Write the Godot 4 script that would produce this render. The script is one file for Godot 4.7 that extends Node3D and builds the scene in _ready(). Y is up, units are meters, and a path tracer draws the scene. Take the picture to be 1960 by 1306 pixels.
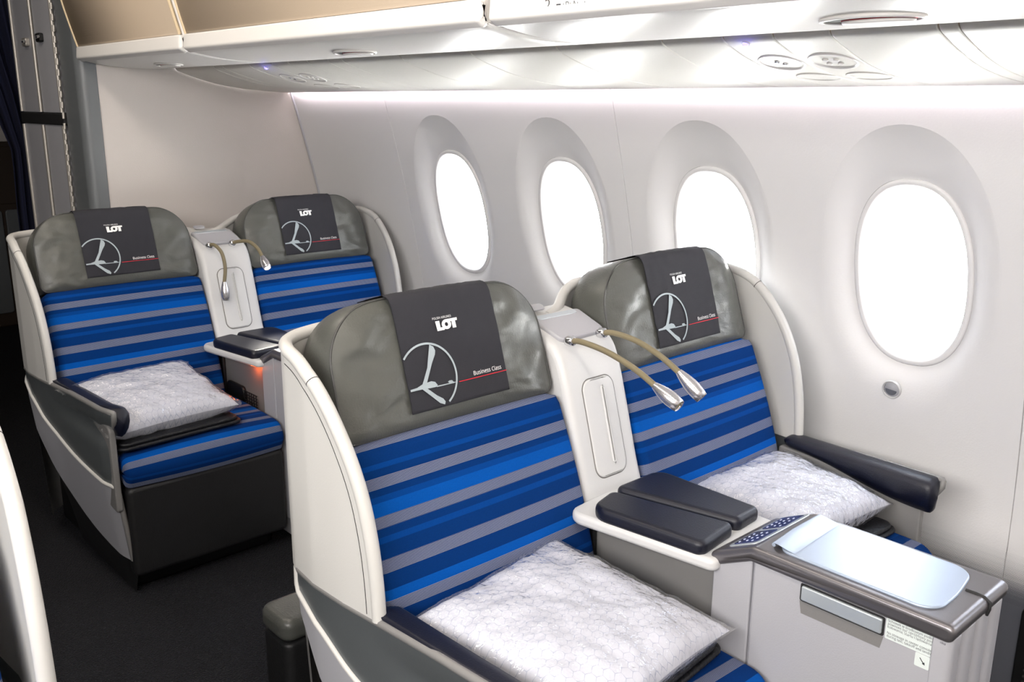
extends Node3D

# ------------------------------------------------------------------ mesh helpers
class MB:
	var st = SurfaceTool.new()
	var g = 0
	var n = 0
	func _init():
		st.begin(Mesh.PRIMITIVE_TRIANGLES)
	func next_group():
		g += 1
		st.set_smooth_group(g)
	func tri(a, b, c, ua = Vector2.ZERO, ub = Vector2.ZERO, uc = Vector2.ZERO):
		if (b - a).cross(c - a).length_squared() < 1e-18:
			return
		n += 1
		st.set_uv(ua); st.add_vertex(a)
		st.set_uv(ub); st.add_vertex(b)
		st.set_uv(uc); st.add_vertex(c)
	# rows of points; cu closes each row, cv closes the rows
	func sheet(rows, cu = false, cv = false, uvs = null):
		next_group()
		var nr = rows.size()
		var nc = rows[0].size()
		for i in (nr if cv else nr - 1):
			var i2 = (i + 1) % nr
			for j in (nc if cu else nc - 1):
				var j2 = (j + 1) % nc
				if uvs:
					tri(rows[i][j], rows[i][j2], rows[i2][j2], uvs[i][j], uvs[i][j2], uvs[i2][j2])
					tri(rows[i][j], rows[i2][j2], rows[i2][j], uvs[i][j], uvs[i2][j2], uvs[i2][j])
				else:
					tri(rows[i][j], rows[i][j2], rows[i2][j2])
					tri(rows[i][j], rows[i2][j2], rows[i2][j])
	func cap(poly, h, xf):
		next_group()
		var idx = Geometry2D.triangulate_polygon(poly)
		if idx.size() == 0:
			var m = Vector2.ZERO
			for q in poly:
				m += q / poly.size()
			for k in poly.size():
				var a = poly[k]
				var b = poly[(k + 1) % poly.size()]
				tri(xf * Vector3(m.x, h, m.y), xf * Vector3(a.x, h, a.y), xf * Vector3(b.x, h, b.y))
		for k in range(0, idx.size(), 3):
			tri(xf * Vector3(poly[idx[k]].x, h, poly[idx[k]].y), xf * Vector3(poly[idx[k + 1]].x, h, poly[idx[k + 1]].y), xf * Vector3(poly[idx[k + 2]].x, h, poly[idx[k + 2]].y), poly[idx[k]], poly[idx[k + 1]], poly[idx[k + 2]])
	func inset(poly, d):
		var out = PackedVector2Array()
		var c = poly.size()
		var area = 0.0
		for i in c:
			area += poly[i].cross(poly[(i + 1) % c])
		var s = 1.0 if area > 0 else -1.0
		for i in c:
			var e1 = (poly[i] - poly[(i + c - 1) % c]).normalized()
			var e2 = (poly[(i + 1) % c] - poly[i]).normalized()
			var nn = (Vector2(-e1.y, e1.x) + Vector2(-e2.y, e2.x))
			if nn.length() < 0.01:
				nn = Vector2(-e1.y, e1.x)
			nn = nn.normalized()
			var cs = maxf(nn.dot(Vector2(-e1.y, e1.x)), 0.4)
			out.append(poly[i] + nn * (s * d / cs))
		return out
	# polygon in local x,z pushed along local y from h0 to h1 with rounded edges
	func slab(poly, h0, h1, bev = 0.003, xf = Transform3D(), seg = 3):
		var rows = []
		bev = minf(bev, (h1 - h0) * 0.49)
		var lv = []
		for k in seg + 1:
			var a = k * PI / 2.0 / seg
			lv.append([bev * (1.0 - sin(a)), h0 + bev * (1.0 - cos(a))])
		lv.append([0.0, h0 + bev + (h1 - h0 - 2.0 * bev) * 0.03])
		lv.append([0.0, h1 - bev - (h1 - h0 - 2.0 * bev) * 0.03])
		for k in seg + 1:
			var a = PI / 2.0 - k * PI / 2.0 / seg
			lv.append([bev * (1.0 - sin(a)), h1 - bev * (1.0 - cos(a))])
		for l in lv:
			var p = inset(poly, l[0]) if l[0] > 1e-7 else poly
			var r = PackedVector3Array()
			for q in p:
				r.append(xf * Vector3(q.x, l[1], q.y))
			rows.append(r)
		sheet(rows, true, false)
		var ip = inset(poly, bev)
		cap(ip, h0, xf)
		cap(ip, h1, xf)
	func tube(path, r, segs = 12, closed = false, squash = 1.0, up = Vector3.UP):
		var rows = []
		var c = path.size()
		var side = Vector3.ZERO
		for i in c:
			var a = path[(i + c - 1) % c] if (closed or i > 0) else path[i]
			var b = path[(i + 1) % c] if (closed or i < c - 1) else path[i]
			var t = (b - a).normalized()
			if i == 0:
				side = t.cross(up)
				if side.length() < 0.1:
					side = t.cross(Vector3.RIGHT)
				side = side.normalized()
			else:
				side = (side - t * side.dot(t)).normalized()
			var w = t.cross(side).normalized()
			var rr = r[i] if (r is Array or r is PackedFloat32Array) else r
			var row = PackedVector3Array()
			for k in segs:
				var an = TAU * k / segs
				row.append(path[i] + side * (cos(an) * rr) + w * (sin(an) * rr * squash))
			rows.append(row)
		sheet(rows, true, closed)
		if not closed:
			for e in [0, c - 1]:
				next_group()
				for k in range(1, segs - 1):
					tri(rows[e][0], rows[e][k], rows[e][k + 1])
	func lathe(prof, xf = Transform3D(), segs = 32):
		var rows = []
		for p in prof:
			var row = PackedVector3Array()
			for k in segs:
				var an = TAU * k / segs
				row.append(xf * Vector3(cos(an) * p.x, p.y, sin(an) * p.x))
			rows.append(row)
		sheet(rows, true, false)
	func poly_on(poly, f):    # flat polygon laid on a surface f(u, v) -> Vector3
		next_group()
		var idx = Geometry2D.triangulate_polygon(poly)
		for k in range(0, idx.size(), 3):
			tri(f.call(poly[idx[k]].x, poly[idx[k]].y), f.call(poly[idx[k + 1]].x, poly[idx[k + 1]].y), f.call(poly[idx[k + 2]].x, poly[idx[k + 2]].y))
	func strip_on(a, b, f):   # two polylines in u, v joined as a strip on a surface
		next_group()
		for i in a.size() - 1:
			tri(f.call(a[i].x, a[i].y), f.call(b[i].x, b[i].y), f.call(b[i + 1].x, b[i + 1].y))
			tri(f.call(a[i].x, a[i].y), f.call(b[i + 1].x, b[i + 1].y), f.call(a[i + 1].x, a[i + 1].y))
	func text_on(txt, height, at, f, bold = false, squeeze = 1.0):
		var tm = TextMesh.new()
		var sf = SystemFont.new()
		sf.font_names = PackedStringArray(["Droid Sans"])
		if bold:
			sf.font_weight = 700
		tm.font = sf
		tm.font_size = 64
		tm.pixel_size = height / 46.0
		tm.depth = 0.0
		tm.text = txt
		tm.horizontal_alignment = HORIZONTAL_ALIGNMENT_LEFT
		tm.vertical_alignment = VERTICAL_ALIGNMENT_BOTTOM
		next_group()
		for s in tm.get_surface_count():
			var ar = tm.surface_get_arrays(s)
			var v = ar[Mesh.ARRAY_VERTEX]
			var ix = ar[Mesh.ARRAY_INDEX]
			if ix == null or ix.size() == 0:
				ix = range(v.size())
			for k in range(0, ix.size(), 3):
				var p = []
				for q in 3:
					var w = v[ix[k + q]]
					p.append(f.call(at.x + w.x * squeeze, at.y + w.y))
				tri(p[0], p[1], p[2])
	func done():
		st.generate_normals()
		return st.commit()

func fillet(pts, radii, seg = 6):
	var out = PackedVector2Array()
	var c = pts.size()
	for i in c:
		var p = pts[i]
		var r = radii[i] if radii is Array else radii
		var d1 = pts[(i + c - 1) % c] - p
		var d2 = pts[(i + 1) % c] - p
		var l1 = d1.length()
		var l2 = d2.length()
		d1 /= l1
		d2 /= l2
		var ang = acos(clampf(d1.dot(d2), -1, 1))
		if r < 1e-5 or ang > 3.1:
			out.append(p)
			continue
		var t = minf(r / tan(ang / 2.0), minf(l1, l2) * 0.49)
		var rr = t * tan(ang / 2.0)
		var ctr = p + (d1 + d2).normalized() * (rr / sin(ang / 2.0))
		var a1 = (p + d1 * t - ctr).angle()
		var a2 = (p + d2 * t - ctr).angle()
		var da = wrapf(a2 - a1, -PI, PI)
		out.append(p + d1 * (t + minf(0.002, (l1 - t) * 0.2)))
		for k in seg + 1:
			out.append(ctr + Vector2.from_angle(a1 + da * k / seg) * rr)
		out.append(p + d2 * (t + minf(0.002, (l2 - t) * 0.2)))
	return out

func rrect(x0, y0, x1, y1, r, seg = 6):
	return fillet([Vector2(x0, y0), Vector2(x1, y0), Vector2(x1, y1), Vector2(x0, y1)], r, seg)

func ellipse(cx, cy, a, b, n = 40, e = 2.0):
	var out = PackedVector2Array()
	for i in n:
		var t = TAU * i / n
		var c = cos(t)
		var s = sin(t)
		out.append(Vector2(cx + a * signf(c) * pow(absf(c), 2.0 / e), cy + b * signf(s) * pow(absf(s), 2.0 / e)))
	return out

func smooth(pts, n = 6):      # Catmull-Rom through the points
	var out = []
	var c = pts.size()
	for i in c - 1:
		var p0 = pts[maxi(i - 1, 0)]
		var p1 = pts[i]
		var p2 = pts[i + 1]
		var p3 = pts[mini(i + 2, c - 1)]
		for k in n:
			var t = float(k) / n
			out.append((p1 * 2.0 + (p2 - p0) * t + (p0 * 2.0 - p1 * 5.0 + p2 * 4.0 - p3) * (t * t) + (p1 * 3.0 - p0 - p2 * 3.0 + p3) * (t * t * t)) * 0.5)
	out.append(pts[c - 1])
	return out

func curve_y(pts, x):         # piecewise-linear y(x)
	if x <= pts[0].x:
		return pts[0].y
	for i in pts.size() - 1:
		if x <= pts[i + 1].x:
			return lerpf(pts[i].y, pts[i + 1].y, (x - pts[i].x) / (pts[i + 1].x - pts[i].x))
	return pts[pts.size() - 1].y

# frame whose local y looks along +x: polygon (x, z) of the slab becomes (world z, world y)
func side_frame(x0 = 0.0):    # local (a, h, b) -> world (x0 + h, b, a)
	return Transform3D(Basis(Vector3(0, 0, 1), Vector3(1, 0, 0), Vector3(0, 1, 0)), Vector3(x0, 0, 0))
func front_frame(z0 = 0.0):   # local (a, h, b) -> world (a, b, z0 + h)
	return Transform3D(Basis(Vector3(1, 0, 0), Vector3(0, 0, 1), Vector3(0, 1, 0)), Vector3(0, 0, z0))

# ------------------------------------------------------------------ scene bookkeeping
var used = {}
func numbered(called):
	if not used.has(called):
		used[called] = 0
		return called
	used[called] += 1
	return "%s_%03d" % [called, used[called]]
func thing(called, label, category, at = Vector3.ZERO, group = ""):
	var o = Node3D.new()
	o.name = numbered(called)
	add_child(o)
	o.position = at
	o.set_meta("label", label)
	o.set_meta("category", category)
	if group:
		o.set_meta("group", group)
	return o
func struct(called, label = ""):
	var o = Node3D.new()
	o.name = called
	add_child(o)
	o.set_meta("kind", "structure")
	if label:
		o.set_meta("label", label)
	return o
func part(called, mb, mat, parent, label = ""):
	var o = MeshInstance3D.new()
	o.name = called
	o.mesh = mb.done() if mb is MB else mb
	o.material_override = mat
	parent.add_child(o, true)
	if label:
		o.set_meta("label", label)
	return o

# ------------------------------------------------------------------ materials
var M = {}
func noise_tex(freq, as_normal = false, strength = 4.0, size = 256, sd = 1, kind = FastNoiseLite.TYPE_SIMPLEX_SMOOTH, lo = 0.0, hi = 1.0):
	var fn = FastNoiseLite.new()
	fn.seed = sd
	fn.noise_type = kind
	fn.frequency = freq
	fn.fractal_octaves = 3
	var im = fn.get_seamless_image(size, size)
	im.convert(Image.FORMAT_RGBA8)
	if as_normal:
		im.bump_map_to_normal_map(strength)
	elif lo > 0.0 or hi < 1.0:
		for y in size:
			for x in size:
				var v = lerpf(lo, hi, im.get_pixel(x, y).r)
				im.set_pixel(x, y, Color(v, v, v))
	return ImageTexture.create_from_image(im)

func mat(nm, col, rough, metal = 0.0):
	var m = StandardMaterial3D.new()
	m.resource_name = nm
	m.albedo_color = col
	m.roughness = rough
	m.metallic = metal
	M[nm] = m
	return m
func grain(m, tex, scale, amount):
	m.uv1_triplanar = true
	m.uv1_scale = Vector3.ONE * scale
	m.normal_enabled = true
	m.normal_texture = tex
	m.normal_scale = amount

func stripe_image():
	var W = 32
	var per = 0.309
	var H = 1236            # 0.25 mm a pixel
	var dark = Color8(0, 43, 100)
	var mid = Color8(0, 56, 124)
	var bright = Color8(0, 72, 150)
	var seq = [["g", .022], [dark, .03], [mid, .01], [dark, .015], ["g", .022], [dark, .014], [mid, .012], [bright, .026], ["g", .022], [dark, .016], [mid, .012], [dark, .03], ["g", .026], [dark, .032], [bright, .020]]
	var im = Image.create(W, H, false, Image.FORMAT_RGBA8)
	var rng = RandomNumberGenerator.new()
	rng.seed = 5
	var y = 0
	var acc = 0.0
	for s in seq:
		acc += s[1]
		var y1 = mini(H, roundi(acc / per * H))
		while y < y1:
			for x in W:
				var c
				if s[0] is String:
					var ph = y % 10
					c = Color8(116, 122, 140) if ph < 6 else Color8(40, 54, 94)
				else:
					c = s[0]
				var k = 1.0 + rng.randf_range(-0.06, 0.06)
				im.set_pixel(x, y, Color(c.r * k, c.g * k, c.b * k))
			y += 1
	return im

func hex_image():
	var W = 240
	var H = 416
	var im = Image.create(W, H, false, Image.FORMAT_RGBA8)
	var rng = RandomNumberGenerator.new()
	rng.seed = 9
	# pointy hexagons on a 120 x 208 lattice
	for y in H:
		for x in W:
			var best = 1e9
			var second = 1e9
			for r in range(-1, 6):
				for q in range(-1, 4):
					var cx = q * 120.0 + (60.0 if r % 2 != 0 else 0.0)
					var cy = r * 104.0
					var d = Vector2(x - cx, y - cy).length()
					if d < best:
						second = best
						best = d
					elif d < second:
						second = d
			var e = second - best
			var base = 0.83 + rng.randf_range(-0.012, 0.012)
			var c = Color(base * 0.985, base * 0.99, base * 1.02)
			if e < 7.0 and (int(y / 52.0) % 2 == 0 or e < 3.5):
				c = Color(0.66, 0.68, 0.75)
			im.set_pixel(x, y, c)
	return im

func dots_image():
	var cell = 12
	var rows = 47
	var im = Image.create(cell * 8, cell * rows, false, Image.FORMAT_RGBA8)
	for y in cell * rows:
		for x in cell * 8:
			var r = y / cell
			var off = 0.5 if r % 2 == 1 else 0.0
			var fx = fposmod(float(x) / cell + off, 1.0) - 0.5
			var fy = fposmod(float(y) / cell, 1.0) - 0.5
			var rad = 0.10 + 0.62 * r / rows
			var c = Color(0.87, 0.865, 0.865) if Vector2(fx, fy).length() > rad else Color(0.34, 0.35, 0.38)
			im.set_pixel(x, y, c)
	return im

func materials():
	var fine = noise_tex(0.09, true, 3.0, 256, 3)
	var leather_n = noise_tex(0.055, true, 5.0, 256, 7, FastNoiseLite.TYPE_CELLULAR)
	var soft = noise_tex(0.02, true, 6.0, 256, 11)
	var crumple = noise_tex(0.022, true, 14.0, 256, 15, FastNoiseLite.TYPE_CELLULAR)
	var weave = noise_tex(0.25, true, 5.0, 256, 21)
	grain(mat("wall_white", Color(0.87, 0.865, 0.865), 0.65), fine, 6.0, 0.12)
	grain(mat("shell_white", Color(0.77, 0.765, 0.75), 0.38), fine, 9.0, 0.10)
	grain(mat("column_white", Color(0.78, 0.78, 0.78), 0.40), fine, 9.0, 0.10)
	grain(mat("bin_white", Color(0.90, 0.89, 0.875), 0.30), fine, 5.0, 0.05)
	grain(mat("panel_cream", Color(0.91, 0.90, 0.87), 0.42), fine, 5.0, 0.05)
	grain(mat("bin_beige", Color(0.72, 0.655, 0.575), 0.55), fine, 8.0, 0.25)
	grain(mat("trim_cream", Color(0.88, 0.80, 0.66), 0.45), fine, 8.0, 0.1)
	grain(mat("bulkhead", Color(0.79, 0.765, 0.745), 0.42), fine, 8.0, 0.15)
	grain(mat("leather", Color(0.30, 0.305, 0.29), 0.36), leather_n, 16.0, 0.35)
	grain(mat("leather_dark", Color(0.105, 0.105, 0.11), 0.5), leather_n, 16.0, 0.35)
	grain(mat("piping", Color(0.24, 0.24, 0.235), 0.5), leather_n, 20.0, 0.3)
	grain(mat("cover_cloth", Color(0.14, 0.14, 0.165), 0.9), weave, 14.0, 0.4)
	mat("print_grey", Color(0.62, 0.66, 0.68), 0.8)
	mat("print_white", Color(0.92, 0.92, 0.92), 0.8)
	mat("print_red", Color(0.80, 0.08, 0.17), 0.8)
	mat("ink", Color(0.30, 0.31, 0.33), 0.8)
	mat("ink_black", Color(0.10, 0.11, 0.11), 0.8)
	grain(mat("navy_pad", Color(0.03, 0.042, 0.11), 0.42), leather_n, 18.0, 0.25)
	grain(mat("arm_metal", Color(0.42, 0.44, 0.45), 0.40, 0.55), fine, 10.0, 0.1)
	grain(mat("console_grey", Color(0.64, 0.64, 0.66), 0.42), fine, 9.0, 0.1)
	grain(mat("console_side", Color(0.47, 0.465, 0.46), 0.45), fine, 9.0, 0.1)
	grain(mat("taupe_metal", Color(0.46, 0.45, 0.46), 0.30, 0.7), fine, 14.0, 0.08)
	grain(mat("tray_silver", Color(0.66, 0.71, 0.78), 0.36, 0.45), fine, 14.0, 0.08)
	grain(mat("handle_silver", Color(0.74, 0.77, 0.79), 0.32, 0.5), fine, 14.0, 0.08)
	grain(mat("chrome", Color(0.86, 0.86, 0.87), 0.14, 1.0), fine, 10.0, 0.02)
	grain(mat("lamp_silver", Color(0.78, 0.77, 0.78), 0.26, 0.85), fine, 10.0, 0.03)
	grain(mat("gooseneck", Color(0.47, 0.43, 0.33), 0.55), weave, 40.0, 0.5)
	mat("lens_dull", Color(0.45, 0.40, 0.20), 0.25)
	grain(mat("screen_dark", Color(0.20, 0.22, 0.36), 0.14), fine, 10.0, 0.02)
	mat("button", Color(0.80, 0.82, 0.90), 0.3)
	mat("gap_dark", Color(0.10, 0.10, 0.105), 0.7)
	mat("black_plastic", Color(0.045, 0.045, 0.05), 0.5)
	grain(mat("blanket", Color(0.03, 0.035, 0.06), 0.5), soft, 12.0, 0.8)
	grain(mat("post_grey", Color(0.40, 0.415, 0.425), 0.4), fine, 10.0, 0.1)
	grain(mat("post_panel", Color(0.70, 0.70, 0.72), 0.42), fine, 10.0, 0.1)
	grain(mat("aluminium", Color(0.74, 0.72, 0.69), 0.4, 0.5), fine, 10.0, 0.05)
	grain(mat("curtain_blue", Color(0.006, 0.03, 0.16), 0.9), weave, 10.0, 0.5)
	grain(mat("ceiling_grey", Color(0.42, 0.41, 0.40), 0.7), fine, 5.0, 0.1)
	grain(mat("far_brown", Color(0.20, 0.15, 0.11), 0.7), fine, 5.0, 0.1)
	grain(mat("dado_grey", Color(0.36, 0.37, 0.40), 0.55), fine, 9.0, 0.15)
	grain(mat("label_paper", Color(0.82, 0.85, 0.84), 0.5), fine, 9.0, 0.05)
	var cm = mat("carpet", Color(1, 1, 1), 0.95)
	var fn = FastNoiseLite.new()
	fn.seed = 31
	fn.frequency = 0.25
	var im = fn.get_seamless_image(256, 256)
	im.convert(Image.FORMAT_RGBA8)
	for y in 256:
		for x in 256:
			var v = im.get_pixel(x, y).r
			im.set_pixel(x, y, Color(0.018 + 0.045 * v, 0.02 + 0.05 * v, 0.04 + 0.08 * v))
	cm.albedo_texture = ImageTexture.create_from_image(im)
	grain(cm, weave, 2.2, 1.0)
	var fb = mat("stripe_fabric", Color(1, 1, 1), 0.85)
	fb.albedo_texture = ImageTexture.create_from_image(stripe_image())
	fb.roughness = 1.0
	fb.metallic_specular = 0.25
	var dt = mat("halftone", Color(1, 1, 1), 0.5)
	dt.albedo_texture = ImageTexture.create_from_image(dots_image())
	var pl = mat("pillow_cloth", Color(0.92, 0.925, 0.95), 0.75)
	pl.albedo_texture = ImageTexture.create_from_image(hex_image())
	var bag = mat("plastic_bag", Color(1, 1, 1, 0.06), 0.07)
	bag.transparency = BaseMaterial3D.TRANSPARENCY_ALPHA
	grain(bag, crumple, 7.0, 0.9)
	var gl = mat("window_glass", Color(0.9, 0.95, 1.0, 0.06), 0.02)
	gl.transparency = BaseMaterial3D.TRANSPARENCY_ALPHA
	var e = mat("cove_glow", Color(0.9, 0.88, 0.9), 0.5)
	e.emission_enabled = true
	e.emission = Color(1.0, 0.95, 0.98)
	e.emission_energy_multiplier = 1.6
	e = mat("lamp_lens_lit", Color(1, 1, 1), 0.3)
	e.emission_enabled = true
	e.emission = Color(1.0, 0.98, 0.95)
	e.emission_energy_multiplier = 6.0
	e = mat("indicator_lit", Color(0.5, 0.5, 1.0), 0.3)
	e.emission_enabled = true
	e.emission = Color(0.45, 0.42, 1.0)
	e.emission_energy_multiplier = 4.0
	e = mat("amber_lit", Color(1.0, 0.6, 0.3), 0.4)
	e.emission_enabled = true
	e.emission = Color(1.0, 0.42, 0.14)
	e.emission_energy_multiplier = 3.0
	e = mat("unseen_panel_glow", Color(1, 0.96, 0.9), 0.5)  # glow of the two unseen light panels
	e.emission_enabled = true
	e.emission = Color(1.0, 0.9, 0.78)
	e.emission_energy_multiplier = 1.0

# ------------------------------------------------------------------ the cabin
const WIN_Z = [-2.92, -2.30, -1.68, -1.06, -0.44, 0.18, 0.80, 1.42]
const WIN_Y = 1.118
const RECESS = 0.040
const Z_BACK = -3.97
const Z_FRONT = 1.73

func wall_x(y):
	return 2.445 - 0.175 * pow(maxf(y - 0.45, 0.0), 1.6)
func wp(z, y, d = 0.0):
	return Vector3(wall_x(y) + d, y, z)
func sup(t, a, b, e):
	var c = cos(t)
	var s = sin(t)
	return Vector2(a * signf(c) * pow(absf(c), 2.0 / e), b * signf(s) * pow(absf(s), 2.0 / e))

func wall_cell(mb, zc, skin = 0.0, h0 = 0.31, h1 = 0.31):
	var y0 = 0.70
	var y1 = 1.53
	var bd = []
	var n = 28
	for i in n:
		bd.append(Vector2(h1, lerpf(y0, y1, float(i) / n)))
	for i in n:
		bd.append(Vector2(lerpf(h1, -h0, float(i) / n), y1))
	for i in n:
		bd.append(Vector2(-h0, lerpf(y1, y0, float(i) / n)))
	for i in n:
		bd.append(Vector2(lerpf(-h0, h1, float(i) / n), y0))
	var rows = []
	var K = 14
	var recs = []
	for k in K + 1:
		recs.append(PackedVector3Array())
	var flat = [PackedVector3Array(), PackedVector3Array(), PackedVector3Array()]
	for b in bd:
		var t = atan2((b.y - WIN_Y) / 0.385, b.x / 0.2375)
		var o = sup(t, 0.2375, 0.385, 2.12)
		var i = sup(t, 0.160, 0.254, 2.35)
		o.y += WIN_Y + 0.004
		i.y += WIN_Y
		if skin > 0.0:
			flat[0].append(wp(zc + b.x, b.y, skin))
			flat[1].append(wp(zc + lerpf(b.x, i.x, 0.5), lerpf(b.y, i.y, 0.5), skin))
			flat[2].append(wp(zc + i.x * 0.9, WIN_Y + (i.y - WIN_Y) * 0.93, skin))
			continue
		flat[0].append(wp(zc + b.x, b.y))
		flat[1].append(wp(zc + lerpf(b.x, o.x, 0.5), lerpf(b.y, o.y, 0.5)))
		flat[2].append(wp(zc + o.x, o.y))
		var pw = 1.75 - 0.70 * sin(t)
		for k in K + 1:
			var r = 1.0 - float(k) / K
			var q = i.lerp(o, r)
			recs[k].append(wp(zc + q.x, q.y, RECESS * pow(1.0 - r, pw)))
	mb.sheet(flat, true)
	if skin == 0.0:
		mb.sheet(recs, true)

func strip(mb, z0, z1, y0, y1, n, d = 0.0):
	var rows = []
	for i in n + 1:
		var y = lerpf(y0, y1, float(i) / n)
		rows.append(PackedVector3Array([wp(z0, y, d), wp(z1, y, d)]))
	mb.sheet(rows)

func wall_right():
	var w = struct("wall_right", "white curved cabin sidewall with oval window recesses")
	var edges = [Z_BACK, -3.23, -1.99, -0.75, 0.49, 1.73]
	for i in edges.size() - 1:
		var z0 = edges[i] + 0.0015
		var z1 = edges[i + 1] - 0.0015
		var mb = MB.new()
		strip(mb, z0, z1, 0.42, 0.70, 6)
		strip(mb, z0, z1, 1.53, 1.74, 5)
		if i == 0:
			strip(mb, z0, z1, 0.70, 1.53, 16)
		else:
			wall_cell(mb, edges[i] + 0.31, 0.0, 0.3085, 0.31)
			wall_cell(mb, edges[i] + 0.93, 0.0, 0.31, 0.3085)
		for e in [[z0, z0 - 0.001], [z1, z1 + 0.001]]:    # folded panel edges
			var rows = []
			for k in 25:
				var y = lerpf(0.42, 1.74, k / 24.0)
				rows.append(PackedVector3Array([wp(e[0], y), wp(e[0] + (e[1] - e[0]) * 0.5, y, 0.002), wp(e[1], y, 0.008)]))
			mb.sheet(rows)
		part("sidewall_panel", mb, M.wall_white, w)
		# printed halftone band and plain grey foot of the panel
		mb = MB.new()
		var r = []
		var u = []
		for k in 4:
			var y = lerpf(0.28, 0.42, k / 3.0)
			r.append(PackedVector3Array([wp(z0, y), wp(z1, y)]))
			u.append(PackedVector2Array([Vector2(z0 / 0.024, (0.42 - y) / 0.14), Vector2(z1 / 0.024, (0.42 - y) / 0.14)]))
		mb.sheet(r, false, false, u)
		part("halftone_band", mb, M.halftone, w)
		mb = MB.new()
		strip(mb, z0, z1, 0.0, 0.28, 2)
		part("lower_panel", mb, M.dado_grey, w)
	# backing behind the joints and the outer skin with its window cut-outs
	var mb = MB.new()
	for i in edges.size():
		strip(mb, edges[i] - 0.02, edges[i] + 0.02, 0.0, 1.74, 16, 0.006)
	part("joint_backing", mb, M.wall_white, w)
	mb = MB.new()
	strip(mb, Z_BACK, -3.23, 0.0, 1.9, 14, 0.16)
	for z in WIN_Z:
		strip(mb, z - 0.31, z + 0.31, 0.0, 0.70, 4, 0.16)
		strip(mb, z - 0.31, z + 0.31, 1.53, 1.9, 4, 0.16)
		wall_cell(mb, z, 0.16)
	part("outer_skin", mb, M.ceiling_grey, w)
	# floor-level air grille
	var gr = Node3D.new()
	gr.name = "air_grille"
	w.add_child(gr, true)
	mb = MB.new()
	var xg = 2.445
	mb.slab(fillet([Vector2(-0.69, 0.02), Vector2(-0.69, 0.30), Vector2(-0.15, 0.30), Vector2(-0.15, 0.02)], 0.03), -0.012, 0.0, 0.004, side_frame(xg))
	part("grille_frame", mb, M.black_plastic, gr)
	for k in 14:
		mb = MB.new()
		var y = 0.045 + k * 0.017
		mb.slab(rrect(-0.665, y, -0.175, y + 0.009, 0.003, 2), -0.020, -0.011, 0.003, side_frame(xg), 2)
		part("slat", mb, M.gap_dark, gr)

func make_window(k, zc):
	var w = struct("window_%d" % (k + 1))
	var f = func(a, b, d, n = 88):
		var row = PackedVector3Array()
		for i in n:
			var q = sup(TAU * i / n, a, b, 2.35)
			row.append(wp(zc + q.x, WIN_Y + q.y, d))
		return row
	var mb = MB.new()
	mb.sheet([f.call(.1600, .2540, RECESS + .004), f.call(.1592, .2532, RECESS - .001), f.call(.1575, .2515, RECESS - .004), f.call(.1530, .2470, RECESS - .006), f.call(.1475, .2415, RECESS - .006), f.call(.1440, .2380, RECESS - .004), f.call(.1420, .2360, RECESS + .002), f.call(.1415, .2355, .161)], true)
	part("window_frame", mb, M.wall_white, w)
	mb = MB.new()
	mb.sheet([f.call(.165, .259, RECESS + .006), f.call(.150, .244, RECESS + .0062)], true)
	part("seal", mb, M.ceiling_grey, w)
	mb = MB.new()
	mb.sheet([f.call(.1420, .2360, .135), f.call(.08, .13, .135), f.call(.0001, .0001, .135)], true)
	part("pane", mb, M.window_glass, w)

func dimmer(zc):
	# round shade-dimmer button below a window
	var p = wp(zc - 0.028, 0.793, 0.0005)
	var b = thing("dimmer_button", "", "button", p, "window dimmer buttons")
	var sl = (wall_x(0.80) - wall_x(0.79)) / 0.01
	var xf = Transform3D(Basis(Vector3(0, 0, 1), Vector3(-1, sl, 0).normalized(), Vector3(-sl, -1, 0).normalized()), Vector3.ZERO)
	var mb = MB.new()
	mb.lathe([Vector2(0.0265, -0.004), Vector2(0.0265, 0.003), Vector2(0.0255, 0.0055), Vector2(0.0235, 0.0055), Vector2(0.0225, 0.003), Vector2(0.0215, 0.001)], xf, 40)
	part("ring", mb, M.column_white, b)
	mb = MB.new()
	mb.lathe([Vector2(0.0218, 0.000), Vector2(0.020, 0.003), Vector2(0.0001, 0.0035)], xf, 36)
	part("button_face", mb, M.console_grey, b)
	mb = MB.new()
	var half = PackedVector2Array()
	for i in 17:
		half.append(Vector2.from_angle(0.1 + PI * i / 16.0) * 0.0165)
	mb.slab(half, 0.0034, 0.0042, 0.0003, xf, 1)
	part("shade_symbol", mb, M.dado_grey, b)
	for i in 5:
		mb = MB.new()
		var a = PI + 0.55 - i * 0.25
		mb.slab(ellipse(cos(a) * 0.0195, sin(a) * 0.0195, 0.0011, 0.0011, 10), 0.003, 0.0043, 0.0002, xf, 1)
		part("level_dot", mb, M.ink, b)
	return b

const PSU = [[1.678, 1.722], [1.680, 1.700], [1.684, 1.686], [1.694, 1.677], [1.72, 1.667], [1.77, 1.651], [1.85, 1.630], [1.95, 1.613], [2.06, 1.602], [2.15, 1.597], [2.195, 1.595], [2.203, 1.598], [2.204, 1.606]]
func psu_y(x):
	for i in PSU.size() - 1:
		if x <= PSU[i + 1][0]:
			return lerpf(PSU[i][1], PSU[i + 1][1], clampf((x - PSU[i][0]) / (PSU[i + 1][0] - PSU[i][0]), 0, 1))
	return 1.6
func psu_frame(x, z):         # local y points down out of the panel
	var s = (psu_y(x + 0.02) - psu_y(x - 0.02)) / 0.04
	var t = Vector3(1, s, 0).normalized()
	var nn = Vector3(s, -1, 0).normalized()
	return Transform3D(Basis(t, nn, Vector3(0, 0, 1)), Vector3(x, psu_y(x), z))

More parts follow.
